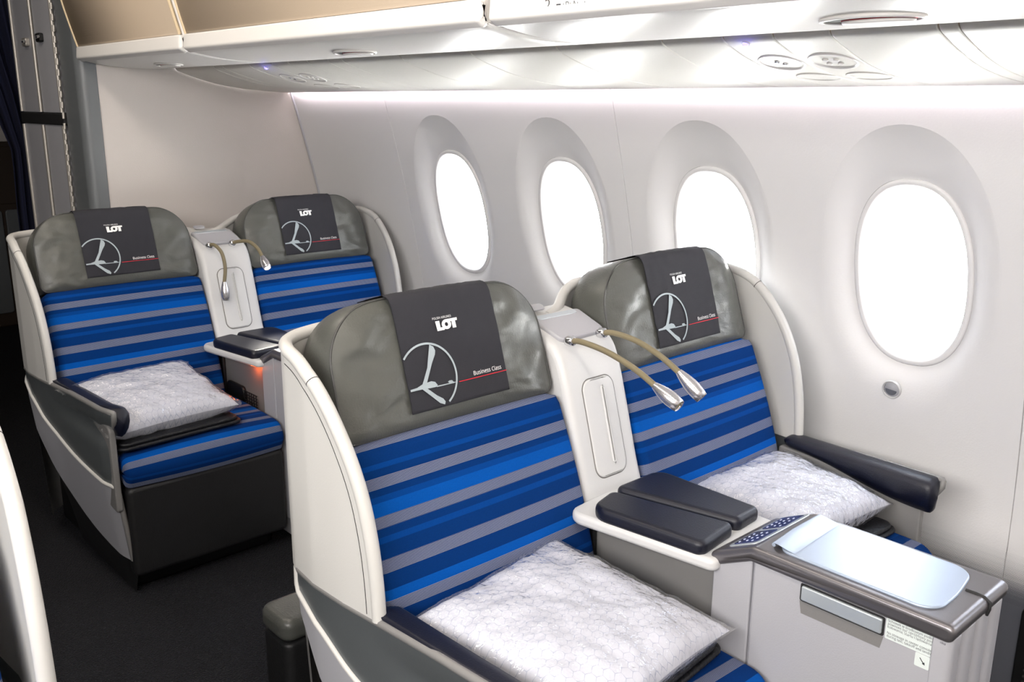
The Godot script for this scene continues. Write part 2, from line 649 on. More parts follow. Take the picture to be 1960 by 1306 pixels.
func service_panels():
	var w = struct("trim_1", "row of glossy white passenger service panels above the windows")
	var ed = [-3.965, -3.60, -3.52, -3.30, -3.13, -3.01, -2.88, -2.749, -2.663, -2.345, -2.018, -1.687, -1.358, -1.197, -1.078, -0.954, -0.75, -0.715, -0.33, 0.10, 0.5, 1.0, 1.5, 1.73]
	var prof = smooth(PSU.map(func(p): return Vector2(p[0], p[1])), 3)
	for i in ed.size() - 1:
		var z0 = ed[i] + 0.0012
		var z1 = ed[i + 1] - 0.0012
		var mb = MB.new()
		var rows = []
		for e in [[z0, .004], [z0 + 0.0006, .001], [z0 + 0.002, 0.0], [z0 + 0.004, 0.0], [z1 - 0.004, 0.0], [z1 - 0.002, 0.0], [z1 - 0.0006, .001], [z1, .004]]:
			var r = PackedVector3Array()
			for p in prof:
				r.append(Vector3(p.x, p.y + e[1], e[0]))
			rows.append(r)
		mb.sheet(rows)
		part("service_panel", mb, M.panel_cream, w)
	var mb = MB.new()
	var back = []
	for p in prof:
		back.append(PackedVector3Array([Vector3(p.x, p.y + 0.005, -3.965), Vector3(p.x, p.y + 0.005, 1.73)]))
	mb.sheet(back)
	part("panel_backing", mb, M.trim_cream, w)
	# lower edge strip
	mb = MB.new()
	mb.slab(rrect(2.188, 1.600, 2.204, 1.612, 0.004, 3), -3.965, 1.73, 0.002, front_frame())
	part("edge_strip", mb, M.gap_dark, w)
	for s in [0.0, -1.98]:
		# reading light and speaker eyeballs of one row
		for k in 2:
			var zc = (-1.135 if k == 0 else -1.015) + s
			if s < -1.0:
				zc = -3.215 if k == 0 else -3.07
			var x0 = 1.815
			var xf = psu_frame(x0, zc)
			mb = MB.new()
			mb.lathe([Vector2(0.052, -0.002), Vector2(0.051, 0.0022), Vector2(0.047, 0.003), Vector2(0.043, -0.003), Vector2(0.040, -0.0055), Vector2(0.0385, -0.002), Vector2(0.036, 0.0005), Vector2(0.034, -0.001), Vector2(0.0001, 0.002)], xf, 40)
			part("eyeball_bezel", mb, M.bin_white, w)
			for q in (2 if k == 0 else 4):
				mb = MB.new()
				var an = q * TAU / (2 if k == 0 else 4) + 0.7
				var rr = 0.009 if k == 0 else 0.017
				mb.slab(ellipse(cos(an) * rr, sin(an) * rr, 0.0065, 0.0065, 14), 0.0, 0.0045, 0.002, xf, 2)
				part("reading_lens" if k == 0 else "nozzle_petal", mb, M.chrome if k == 0 else M.bin_white, w)
			xf = psu_frame(1.955, zc + 0.01)
			mb = MB.new()
			mb.lathe([Vector2(0.050, -0.001), Vector2(0.049, 0.0018), Vector2(0.046, 0.002), Vector2(0.042, -0.003), Vector2(0.02, -0.005), Vector2(0.0001, -0.0055)], xf, 36)
			part("speaker_dish", mb, M.panel_cream, w)
	for z in [-1.150, -3.20]:
		var led = thing("indicator_light", "small blue glowing indicator light on the service panel " + ("above the front window seat" if z > -2 else "near the bulkhead"), "light", Vector3(1.700, 1.673, z))
		mb = MB.new()
		mb.lathe([Vector2(0.0068, -0.002), Vector2(0.0062, 0.003), Vector2(0.004, 0.0055), Vector2(0.0001, 0.0062)], Transform3D(Basis(Vector3(0, 0, 1), Vector3(-0.5, -0.86, 0), Vector3(0.86, -0.5, 0)), Vector3.ZERO), 20)
		part("led_lens", mb, M.indicator_lit, led)
		mb = MB.new()
		mb.lathe([Vector2(0.0092, -0.002), Vector2(0.0088, 0.0018), Vector2(0.0072, 0.0018), Vector2(0.0068, 0.0)], Transform3D(Basis(Vector3(0, 0, 1), Vector3(-0.5, -0.86, 0), Vector3(0.86, -0.5, 0)), Vector3.ZERO), 20)
		part("led_ring", mb, M.bin_white, led)
		var ol = OmniLight3D.new()
		ol.name = "indicator_glow"
		led.add_child(ol)
		ol.position = Vector3(-0.012, -0.02, 0)
		ol.light_color = Color(0.45, 0.42, 1.0)
		ol.light_energy = 0.0004
		ol.light_size = 0.006
		ol.omni_range = 6.0
		ol.omni_attenuation = 2.0
		ol.shadow_enabled = true

func bin_under():
	return smooth([Vector2(1.302, 1.706), Vector2(1.335, 1.698), Vector2(1.42, 1.686), Vector2(1.52, 1.681), Vector2(1.62, 1.684), Vector2(1.682, 1.690)], 4)

func overhead_bin(z0, z1, label, handle_z):
	var b = thing("overhead_bin", label, "overhead bin", Vector3.ZERO, "overhead bins")
	var und = bin_under()
	var loop = und.duplicate()
	loop.append_array([Vector2(1.690, 1.73), Vector2(1.70, 2.28), Vector2(1.28, 2.28), Vector2(1.245, 2.1), Vector2(1.245, 2.0), Vector2(1.27, 1.86), Vector2(1.297, 1.76)])
	var mb = MB.new()
	mb.slab(PackedVector2Array(loop), z0, z1, 0.006, front_frame(), 2)
	part("bin_body", mb, M.bin_white, b)
	# rounded lip along the bottom edge of the door
	mb = MB.new()
	mb.slab(fillet([Vector2(1.279, 1.713), Vector2(1.300, 1.700), Vector2(1.312, 1.706), Vector2(1.304, 1.757), Vector2(1.284, 1.757)], [.010, .008, .004, .004, .006], 4), z0 - 0.004, z1 + 0.004, 0.012, front_frame(), 4)
	part("lip", mb, M.bin_white, b)
	# beige curved door
	var dc = smooth([Vector2(1.289, 1.758), Vector2(1.272, 1.82), Vector2(1.248, 1.92), Vector2(1.236, 2.0), Vector2(1.238, 2.10), Vector2(1.262, 2.22)], 5)
	var rows = []
	for z in [z0 + 0.012, z0 + 0.013, z1 - 0.013, z1 - 0.012]:
		var r = PackedVector3Array()
		for p in dc:
			r.append(Vector3(p.x + (0.008 if (z < z0 + 0.0125 or z > z1 - 0.0125) else 0.0), p.y, z))
		rows.append(r)
	mb = MB.new()
	mb.sheet(rows)
	var d = part("bin_door", mb, M.bin_beige, b)
	for z in [z0 + 0.008, z1 - 0.008]:
		mb = MB.new()
		mb.tube(PackedVector3Array(dc.map(func(p): return Vector3(p.x + 0.001, p.y, z))), 0.0055, 8)
		part("edge_trim", mb, M.trim_cream, d)
	# latch in the underside; a flat dark disc gives the recess its shade
	var h = Node3D.new()
	h.name = "latch"
	b.add_child(h, true)
	h.position = Vector3(1.445, 1.6835, handle_z)
	mb = MB.new()
	var ring = PackedVector3Array()
	for q in ellipse(0, 0, 0.040, 0.085, 48, 1.8):
		ring.append(Vector3(q.x, -0.001 - q.x * 0.06, q.y))
	mb.tube(ring, 0.004, 8, true)
	part("latch_bezel", mb, M.bin_white, h)
	mb = MB.new()
	mb.slab(ellipse(0, 0, 0.038, 0.082, 40, 1.8), -0.0020, 0.0, 0.0005, Transform3D(), 1)
	part("latch_recess_shade", mb, M.gap_dark, h)
	mb = MB.new()
	mb.slab(ellipse(0.004, 0.010, 0.030, 0.060, 36, 2.0), -0.0085, -0.0005, 0.004, Transform3D(), 3)
	part("latch_paddle", mb, M.bin_white, h)
	mb = MB.new()
	mb.slab(ellipse(0.004, 0.010, 0.0315, 0.0615, 36, 2.0), -0.0030, -0.0005, 0.001, Transform3D(), 1)
	part("latch_line", mb, M.print_red, h)
	return b

func cabin():
	# floor, ceiling, other walls: thick boxes that close the room
	var s = struct("floor")
	var mb = MB.new()
	mb.slab(rrect(-2.75, -8.4, 2.62, 1.9, 0.01, 1), -0.1, 0.0, 0.002)
	part("carpet", mb, M.carpet, s)
	s = struct("ceiling")
	mb = MB.new()
	mb.slab(rrect(-2.75, -8.4, 2.62, 1.9, 0.01, 1), 2.40, 2.50, 0.002)
	part("ceiling_panel", mb, M.ceiling_grey, s)
	s = struct("wall_left")  # out of view; windowless and grey to keep the left side dark
	mb = MB.new()
	mb.slab(rrect(-8.4, -0.02, 1.9, 2.42, 0.01, 1), -2.75, -2.65, 0.002, side_frame())
	part("sidewall_panel", mb, M.ceiling_grey, s)
	s = struct("wall_front")
	mb = MB.new()
	mb.slab(rrect(-2.7, -0.02, 2.62, 2.42, 0.01, 1), 1.72, 1.85, 0.002, front_frame())
	part("partition", mb, M.bulkhead, s)
	s = struct("wall_back")
	mb = MB.new()
	mb.slab(rrect(1.30, -0.02, 2.62, 2.42, 0.004, 2), -4.02, Z_BACK, 0.002, front_frame())
	part("bulkhead_panel", mb, M.bulkhead, s)
	mb = MB.new()
	var seam = PackedVector3Array()
	for k in 30:
		seam.append(wp(Z_BACK + 0.006, lerpf(0.42, 1.72, k / 29.0), -0.002))
	mb.tube(seam, 0.006, 8)
	part("corner_trim", mb, M.post_panel, s)
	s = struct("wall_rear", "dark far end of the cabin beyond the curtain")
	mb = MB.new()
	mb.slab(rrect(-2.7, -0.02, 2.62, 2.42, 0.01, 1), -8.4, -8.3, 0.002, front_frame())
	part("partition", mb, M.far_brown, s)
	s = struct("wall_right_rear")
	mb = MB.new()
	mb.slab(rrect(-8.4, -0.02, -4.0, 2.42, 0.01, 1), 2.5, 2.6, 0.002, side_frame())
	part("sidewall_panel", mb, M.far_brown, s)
	wall_right()
	for k in WIN_Z.size():
		make_window(k, WIN_Z[k])
	service_panels()
	var names = ["window dimmer button behind the rear seats, below the leftmost window", "window dimmer button below the second window from the bulkhead", "window dimmer button hidden behind the front window seat", "round window dimmer button below the large right-hand window"]
	for k in [0, 3]:
		dimmer(WIN_Z[k]).set_meta("label", names[k])
	overhead_bin(-3.945, -2.972, "beige overhead bin next to the bulkhead", -3.46)
	overhead_bin(-2.942, -1.512, "long beige overhead bin in the middle of the row", -2.22)
	var b3 = overhead_bin(-1.478, -0.05, "overhead bin nearest the camera with a row label on its lip", -0.75)
	overhead_bin(-0.02, 1.41, "overhead bin beyond the right edge of the picture", 0.70)
	# row label on the lip of the third bin
	mb = MB.new()
	var f = func(u, v): return Vector3(1.2835 - v * 0.12 - 0.0012, 1.713 + v, -1.315 + u)
	mb.text_on("2", 0.020, Vector2(0.0, 0.0), f)
	mb.strip_on([Vector2(.030, 0.0), Vector2(.042, 0.0)], [Vector2(.030, .017), Vector2(.042, .017)], f)
	for k in 4:
		mb.strip_on([Vector2(.048 + k * .018, 0.0), Vector2(.0495 + k * .018, 0.0)], [Vector2(.048 + k * .018, .017), Vector2(.0495 + k * .018, .017)], f)
	mb.text_on("B", 0.013, Vector2(.053, .002), f)
	mb.text_on("A", 0.013, Vector2(.071, .002), f)
	part("row_label", mb, M.ink, b3)
	# filler strips between the bins
	for z in [-2.957, -1.495, -0.035]:
		var fl = thing("bin_filler", "grey-beige filler strip between " + ("the bulkhead bin and the long middle bin" if z < -2 else ("the middle bin and the labelled bin" if z < -1 else "the labelled bin and the next bin beyond the frame")), "trim", Vector3.ZERO, "filler strips between the bins")
		mb = MB.new()
		var up = bin_under()
		var loop = up.map(func(p): return Vector2(p.x + 0.006, p.y + 0.006))
		loop.append_array([Vector2(1.66, 2.25), Vector2(1.29, 2.25), Vector2(1.262, 2.1), Vector2(1.262, 2.0), Vector2(1.288, 1.86), Vector2(1.31, 1.76)])
		mb.slab(PackedVector2Array(loop), z - 0.0125, z + 0.0125, 0.002, front_frame(), 2)
		part("filler", mb, M.bulkhead, fl)
	# closet with two narrow doors at the aisle end of the bulkhead
	var c = thing("closet", "grey aluminium-edged closet side with latches beside the blue curtain", "closet")
	mb = MB.new()
	mb.slab(rrect(-4.76, 0.0, -4.0, 2.40, 0.004, 2), 1.30, 1.60, 0.003, side_frame())
	part("closet_body", mb, M.post_grey, c)
	mb = MB.new()
	mb.slab(fillet([Vector2(1.285, -4.16), Vector2(1.285, -3.962), Vector2(1.36, -3.962), Vector2(1.36, -4.16)], [.01, .055, .004, .004], 8), 0.0, 2.40, 0.003)
	part("corner_post", mb, M.post_grey, c)
	for d in [[-4.75, -4.48], [-4.455, -4.20]]:
		for yy in [[0.02, 1.452], [1.502, 2.38]]:
			mb = MB.new()
			mb.slab(rrect(d[0], yy[0], d[1], yy[1], 0.006, 3), 1.284, 1.302, 0.004, side_frame())
			part("door_panel", mb, M.post_panel, c)
	for z in [-4.752, -4.468, -4.19]:
		for yy in [[0.02, 1.449], [1.505, 2.38]]:
			mb = MB.new()
			mb.tube(PackedVector3Array([Vector3(1.281, yy[0], z), Vector3(1.281, yy[1], z)]), 0.008, 10)
			part("edge_rail", mb, M.aluminium, c)
	mb = MB.new()
	mb.slab(rrect(-4.77, 1.453, -4.17, 1.501, 0.006, 3), 1.277, 1.30, 0.004, side_frame())
	part("dark_band", mb, M.gap_dark, c)
	for k in 34:
		mb = MB.new()
		mb.tube(PackedVector3Array([Vector3(1.277, 0.62 + k * 0.043, -4.165), Vector3(1.277, 0.645 + k * 0.043, -4.165)]), 0.006, 8)
		part("hinge_knuckle", mb, M.aluminium, c)
	for l in [[-4.56, 1.80, "aluminium"], [-4.36, 1.81, "black_plastic"], [-4.52, 1.0, "chrome"], [-4.40, 1.01, "chrome"]]:
		mb = MB.new()
		mb.slab(rrect(l[0] - 0.028, l[1] - 0.018, l[0] + 0.028, l[1] + 0.018, 0.008, 3), 1.266, 1.286, 0.005, side_frame())
		var la = part("latch", mb, M[l[2]], c)
		mb = MB.new()
		mb.tube(PackedVector3Array([Vector3(1.262, l[1], l[0] + 0.01), Vector3(1.258, l[1] + 0.002, l[0] + 0.045)]), 0.006, 8)
		part("latch_pin", mb, M.chrome, la)
	# blue curtain gathered beside the closet
	var cu = thing("curtain", "dark blue gathered curtain hanging beside the grey closet", "curtain")
	mb = MB.new()
	var rows = []
	for i in 25:
		var t = i / 24.0
		var y = lerpf(2.1, 0.05, t)
		var left = curve_y([Vector2(0.0, 0.95), Vector2(0.25, 1.16), Vector2(0.38, 1.235), Vector2(0.5, 1.225), Vector2(1.0, 1.22)], t)
		var r = PackedVector3Array()
		for j in 61:
			var q = j / 60.0
			r.append(Vector3(lerpf(left, 1.36, q), y, -4.86 + 0.03 * sin(q * 26.0 + t * 1.4) + 0.012 * sin(q * 61.0 + t * 3.0)))
		rows.append(r)
	mb.sheet(rows)
	part("curtain_cloth", mb, M.curtain_blue, cu)
	mb = MB.new()
	mb.tube(PackedVector3Array([Vector3(0.6, 2.105, -4.86), Vector3(1.5, 2.105, -4.86)]), 0.010, 8)
	part("curtain_rail", mb, M.aluminium, cu)
	# dim objects of the next cabin seen past the curtain
	var gx = thing("far_cabinet", "brown galley cabinet in the dark cabin past the curtain", "cabinet")
	mb = MB.new()
	mb.slab(rrect(1.3, 0.0, 2.4, 1.28, 0.02, 3), -7.6, -7.1, 0.01, front_frame())
	part("cabinet_body", mb, M.far_brown, gx)
	mb = MB.new()
	mb.slab(rrect(1.35, 0.86, 2.35, 1.25, 0.02, 3), -7.1, -7.085, 0.004, front_frame())
	part("cabinet_door", mb, M.far_brown, gx)
	for k in 2:
		mb = MB.new()
		mb.slab(rrect(1.36 + k * 0.36, 0.1, 1.70 + k * 0.36, 0.82, 0.02, 3), -7.1, -7.08, 0.006, front_frame())
		part("cart_front", mb, M.post_grey, gx)
	mb = MB.new()
	mb.slab(rrect(1.3, 1.28, 2.4, 1.40, 0.01, 3), -7.55, -7.1, 0.01, front_frame())
	part("cabinet_top", mb, M.bulkhead, gx)

# ------------------------------------------------------------------ seats
# local axes of a seat: x = s * o (o grows towards the outer arm), y up, z = forward from the headrest face
const HY = 0.912              # bottom of the headrest
const HF = 0.018
const HT = 0.296              # tilt (sine)
func head_pt(u, v, n):        # headrest frame -> seat frame
	var c = sqrt(1.0 - HT * HT)
	return Vector3(u, HY + v * c + n * HT, HF - v * HT + n * c)
var head_outline
func head_top(u):
	return 0.262 + 0.010 * (1.0 - pow(u / 0.27, 2.0))
func head_bulge(u, v):
	var a = clampf(1.0 - pow(absf(u) / 0.28, 3.0), 0, 1)
	var b = clampf(1.0 - pow(absf(v - 0.12) / 0.145, 4.0), 0, 1)
	return 0.014 * a * b

func make_headrest(parent, sd):
	if head_outline == null:
		var raw = fillet([Vector2(-0.279, 0), Vector2(0.279, 0), Vector2(0.272, 0.262), Vector2(-0.272, 0.262)], [.022, .022, .118, .118], 14)
		head_outline = PackedVector2Array()
		for i in raw.size():
			var a = raw[i]
			var b = raw[(i + 1) % raw.size()]
			var m = maxi(1, int((b - a).length() / 0.014))
			for k in m:
				var q = a.lerp(b, float(k) / m)
				if q.y > 0.1:
					q.y += 0.010 * (1.0 - pow(q.x / 0.27, 2.0)) * (q.y - 0.1) / 0.162
				head_outline.append(q)
	var fn = FastNoiseLite.new()
	fn.seed = sd
	fn.frequency = 9.0
	fn.fractal_octaves = 3
	var ctr = Vector2(0, 0.12)
	var mb = MB.new()
	var rows = []
	for k in 27:
		var s = k / 26.0
		var r = PackedVector3Array()
		for q in head_outline:
			var p = ctr + (q - ctr) * s
			var edge = clampf((s - 0.75) / 0.25, 0, 1)
			# slack leather: slanted folds, strongest towards the outer lower corners
			var wr = fn.get_noise_2d(p.x * 0.5 + p.y * 1.6, p.y * 0.5 - p.x * 0.9) * 0.0085 * clampf(absf(p.x) / 0.2, 0.15, 1.0) * (1.0 - edge * edge * edge)
			var nn = head_bulge(p.x, p.y) + wr - 0.010 * pow(edge, 2.2)
			r.append(head_pt(p.x, p.y, nn))
		rows.append(r)
	mb.sheet(rows, true)
	var o = part("headrest", mb, M.leather, parent)
	mb = MB.new()
	rows = []
	for l in [[1.0, -0.012], [1.012, -0.020], [1.020, -0.045], [1.018, -0.09], [0.995, -0.128], [0.93, -0.150], [0.6, -0.155], [0.0, -0.155]]:
		var r = PackedVector3Array()
		for q in head_outline:
			var p = ctr + (q - ctr) * l[0]
			r.append(head_pt(p.x, p.y, l[1] + 0.002 * fn.get_noise_2d(p.x * 2.0, p.y * 2.0 + l[1] * 20.0)))
		rows.append(r)
	mb.sheet(rows, true)
	part("headrest_gusset", mb, M.leather, o)
	mb = MB.new()
	var path = PackedVector3Array()
	for q in head_outline:
		var p = ctr + (q - ctr) * 1.004
		path.append(head_pt(p.x, p.y, -0.010))
	mb.tube(path, 0.0026, 6, true)
	part("seam", mb, M.piping, o)
	return o

func cover_pt(u, t, lift = 0.0):
	# t: distance up the face from v = 0.030, then over the top edge and back
	var top = head_top(u) + 0.004
	var face = top - 0.030 - 0.020
	if t <= face:
		var v = 0.030 + t
		var e = clampf((v - 0.19) / 0.08, 0, 1)
		return head_pt(u, v, head_bulge(u, minf(v, 0.2)) + 0.0045 + lift - 0.004 * e * e)
	var n0 = head_bulge(u, 0.2) + 0.0005
	var a = (t - face) / 0.020
	if a <= PI / 2.0:
		return head_pt(u, top - 0.020 + sin(a) * (0.020 + lift), n0 - 0.020 + cos(a) * (0.020 + lift))
	return head_pt(u, top + lift + 0.002, n0 - 0.020 - (t - face - 0.020 * PI / 2.0))

func headrest_cover(at, label):
	var o = thing("headrest_cover", label, "headrest cover", at, "printed headrest covers")
	var fn = FastNoiseLite.new()
	fn.seed = int(at.x * 100.0 + at.z * 1000.0)
	fn.frequency = 7.0
	var w = 0.130
	var mb = MB.new()
	var ext = head_top(0.0) - 0.026 - 0.02 + 0.0314 + 0.095
	var rows = []
	for side in [0.0, -0.0022]:
		for i in 49:
			var t = ext * i / 48.0
			var ti = t if side == 0.0 else ext - t
			var r = PackedVector3Array()
			for j in 25:
				var u = lerpf(-w, w, j / 24.0)
				var wv = 0.0016 * fn.get_noise_2d(u * 3.0, ti * 2.0) + 0.0016
				r.append(cover_pt(u, ti, side + wv))
			rows.append(r)
	mb.sheet(rows, false, true)
	part("cloth", mb, M.cover_cloth, o)
	var f = func(u, v): return cover_pt(u, v - 0.030, 0.0042)
	# emblem: open ring with a flying crane
	mb = MB.new()
	var a = []
	var b = []
	for i in 81:
		var an = lerpf(2.42, -0.98, i / 80.0)
		a.append(Vector2(-0.077 + cos(an) * 0.0715, 0.096 + sin(an) * 0.0715))
		b.append(Vector2(-0.077 + cos(an) * 0.0672, 0.096 + sin(an) * 0.0672))
	mb.strip_on(a, b, f)
	for pg in [
		[Vector2(-.0613, .1615), Vector2(-.0526, .156), Vector2(-.0496, .1469), Vector2(-.0524, .1391), Vector2(-.0634, .1237), Vector2(-.085, .0865), Vector2(-.0968, .0855), Vector2(-.092, .0924), Vector2(-.0773, .1164), Vector2(-.0699, .138)],
		[Vector2(-.1275, .080), Vector2(-.1109, .081), Vector2(-.0968, .0855), Vector2(-.085, .0868), Vector2(-.074, .0875), Vector2(-.0651, .0845), Vector2(-.0600, .0769), Vector2(-.0658, .0739), Vector2(-.0795, .0742), Vector2(-.0989, .0754), Vector2(-.112, .0757), Vector2(-.1275, .0757)],
		[Vector2(-.0996, .0760), Vector2(-.0885, .0766), Vector2(-.0668, .0568), Vector2(-.0524, .0471), Vector2(-.0480, .0401), Vector2(-.0505, .0345), Vector2(-.0622, .0399), Vector2(-.078, .0552)],
		[Vector2(-.0655, .0756), Vector2(-.030, .0752), Vector2(-.0333, .0785), Vector2(-.0289, .0803), Vector2(-.0222, .0798), Vector2(-.0189, .0756), Vector2(-.0105, .0738), Vector2(-.0195, .0730), Vector2(-.0633, .0732)]]:
		mb.poly_on(PackedVector2Array(pg), f)
	part("emblem", mb, M.print_grey, o, "pale grey crane in a ring")
	mb = MB.new()
	var ra = []
	var rb = []
	for i in 13:
		var u = lerpf(-0.0045, 0.1290, i / 12.0)
		ra.append(Vector2(u, 0.0737))
		rb.append(Vector2(u, 0.0722))
	mb.strip_on(ra, rb, f)
	part("red_line", mb, M.print_red, o, "thin red line")
	mb = MB.new()
	mb.text_on("Business Class", 0.0088, Vector2(0.036, 0.0755), f)
	var lg = func(u, v): return f.call(-0.0335 + u, 0.185 + v)
	mb.poly_on(PackedVector2Array([Vector2(0, 0), Vector2(.019, .0), Vector2(.019, .0062), Vector2(.0095, .0062), Vector2(.0095, .0205), Vector2(-.001, .0205)]), lg)
	a = []
	b = []
	for i in 33:
		var an = TAU * i / 32.0
		a.append(Vector2(.0262 + cos(an) * .0122, .0108 + sin(an) * .0104))
		b.append(Vector2(.0262 + cos(an) * .0042, .0108 + sin(an) * .0042))
	mb.strip_on(a, b, lg)
	mb.poly_on(PackedVector2Array([Vector2(.0265, .0212), Vector2(.0265, .0155), Vector2(.0405, .0155), Vector2(.0405, .0008), Vector2(.0500, .0008), Vector2(.0500, .0155), Vector2(.0555, .0155), Vector2(.0560, .0212)]), lg)
	mb.text_on("POLISH AIRLINES", 0.0036, Vector2(-0.041, 0.2078), f)
	part("lettering", mb, M.print_white, o, "white printed lettering")
	return o

func back_f(y):               # front surface of the backrest
	var t = (y - 0.44) / 0.47
	return 0.186 - 0.156 * t + 0.016 * sin(t * PI)

func cushion_mesh(spine, half, thick, er, v0, ra):
	# spine: points (f, y) along the length with the front side to the left of the walk; er edge radius; ra end rounding
	var mb = MB.new()
	var rows = []
	var uvs = []
	var len = 0.0
	var c = spine.size()
	for i in c:
		if i > 0:
			len += (spine[i] - spine[i - 1]).length()
		var d = (spine[mini(i + 1, c - 1)] - spine[maxi(i - 1, 0)]).normalized()
		var nn = Vector2(-d.y, d.x)         # outward
		var endk = 0.0
		if ra[0] > 0.0 and len < ra[0]:
			endk = 1.0 - sqrt(1.0 - pow(1.0 - len / ra[0], 2.0))
		var r = PackedVector3Array()
		var u = PackedVector2Array()
		var cols = []
		cols.append([-half, -thick])
		cols.append([-half, -er])
		for k in 6:
			var a = PI / 2.0 * k / 5.0
			cols.append([-half + er * (1.0 - cos(a)), -er * (1.0 - sin(a))])
		for k in range(1, 12):
			var x = lerpf(-half + er, half - er, k / 12.0)
			cols.append([x, 0.010 * (1.0 - pow(x / half, 2.0)) - 0.002])
		for k in 6:
			var a = PI / 2.0 * (5 - k) / 5.0
			cols.append([half - er * (1.0 - cos(a)), -er * (1.0 - sin(a))])
		cols.append([half, -er])
		cols.append([half, -thick])
		for q in cols:
			var p = spine[i] + nn * (q[1] - endk * ra[0])
			var hx = q[0]
			if ra[1] > 0.0:
				hx *= 1.0 - ra[1] * endk
			r.append(Vector3(hx, p.y, p.x))
			u.append(Vector2(q[0] / 0.05, v0 + len / 0.309))
		rows.append(r)
		uvs.append(u)
	mb.sheet(rows, false, false, uvs)
	return mb

func shell_path():
	# plan of the wrap-around shell, outer front edge -> back -> inner side, as (o, f)
	return smooth([Vector2(.325, .175), Vector2(.334, .08), Vector2(.338, -.02), Vector2(.330, -.10), Vector2(.295, -.165), Vector2(.225, -.205), Vector2(.10, -.225), Vector2(-.10, -.225), Vector2(-.220, -.212), Vector2(-.268, -.190), Vector2(-.300, -.168)], 5)

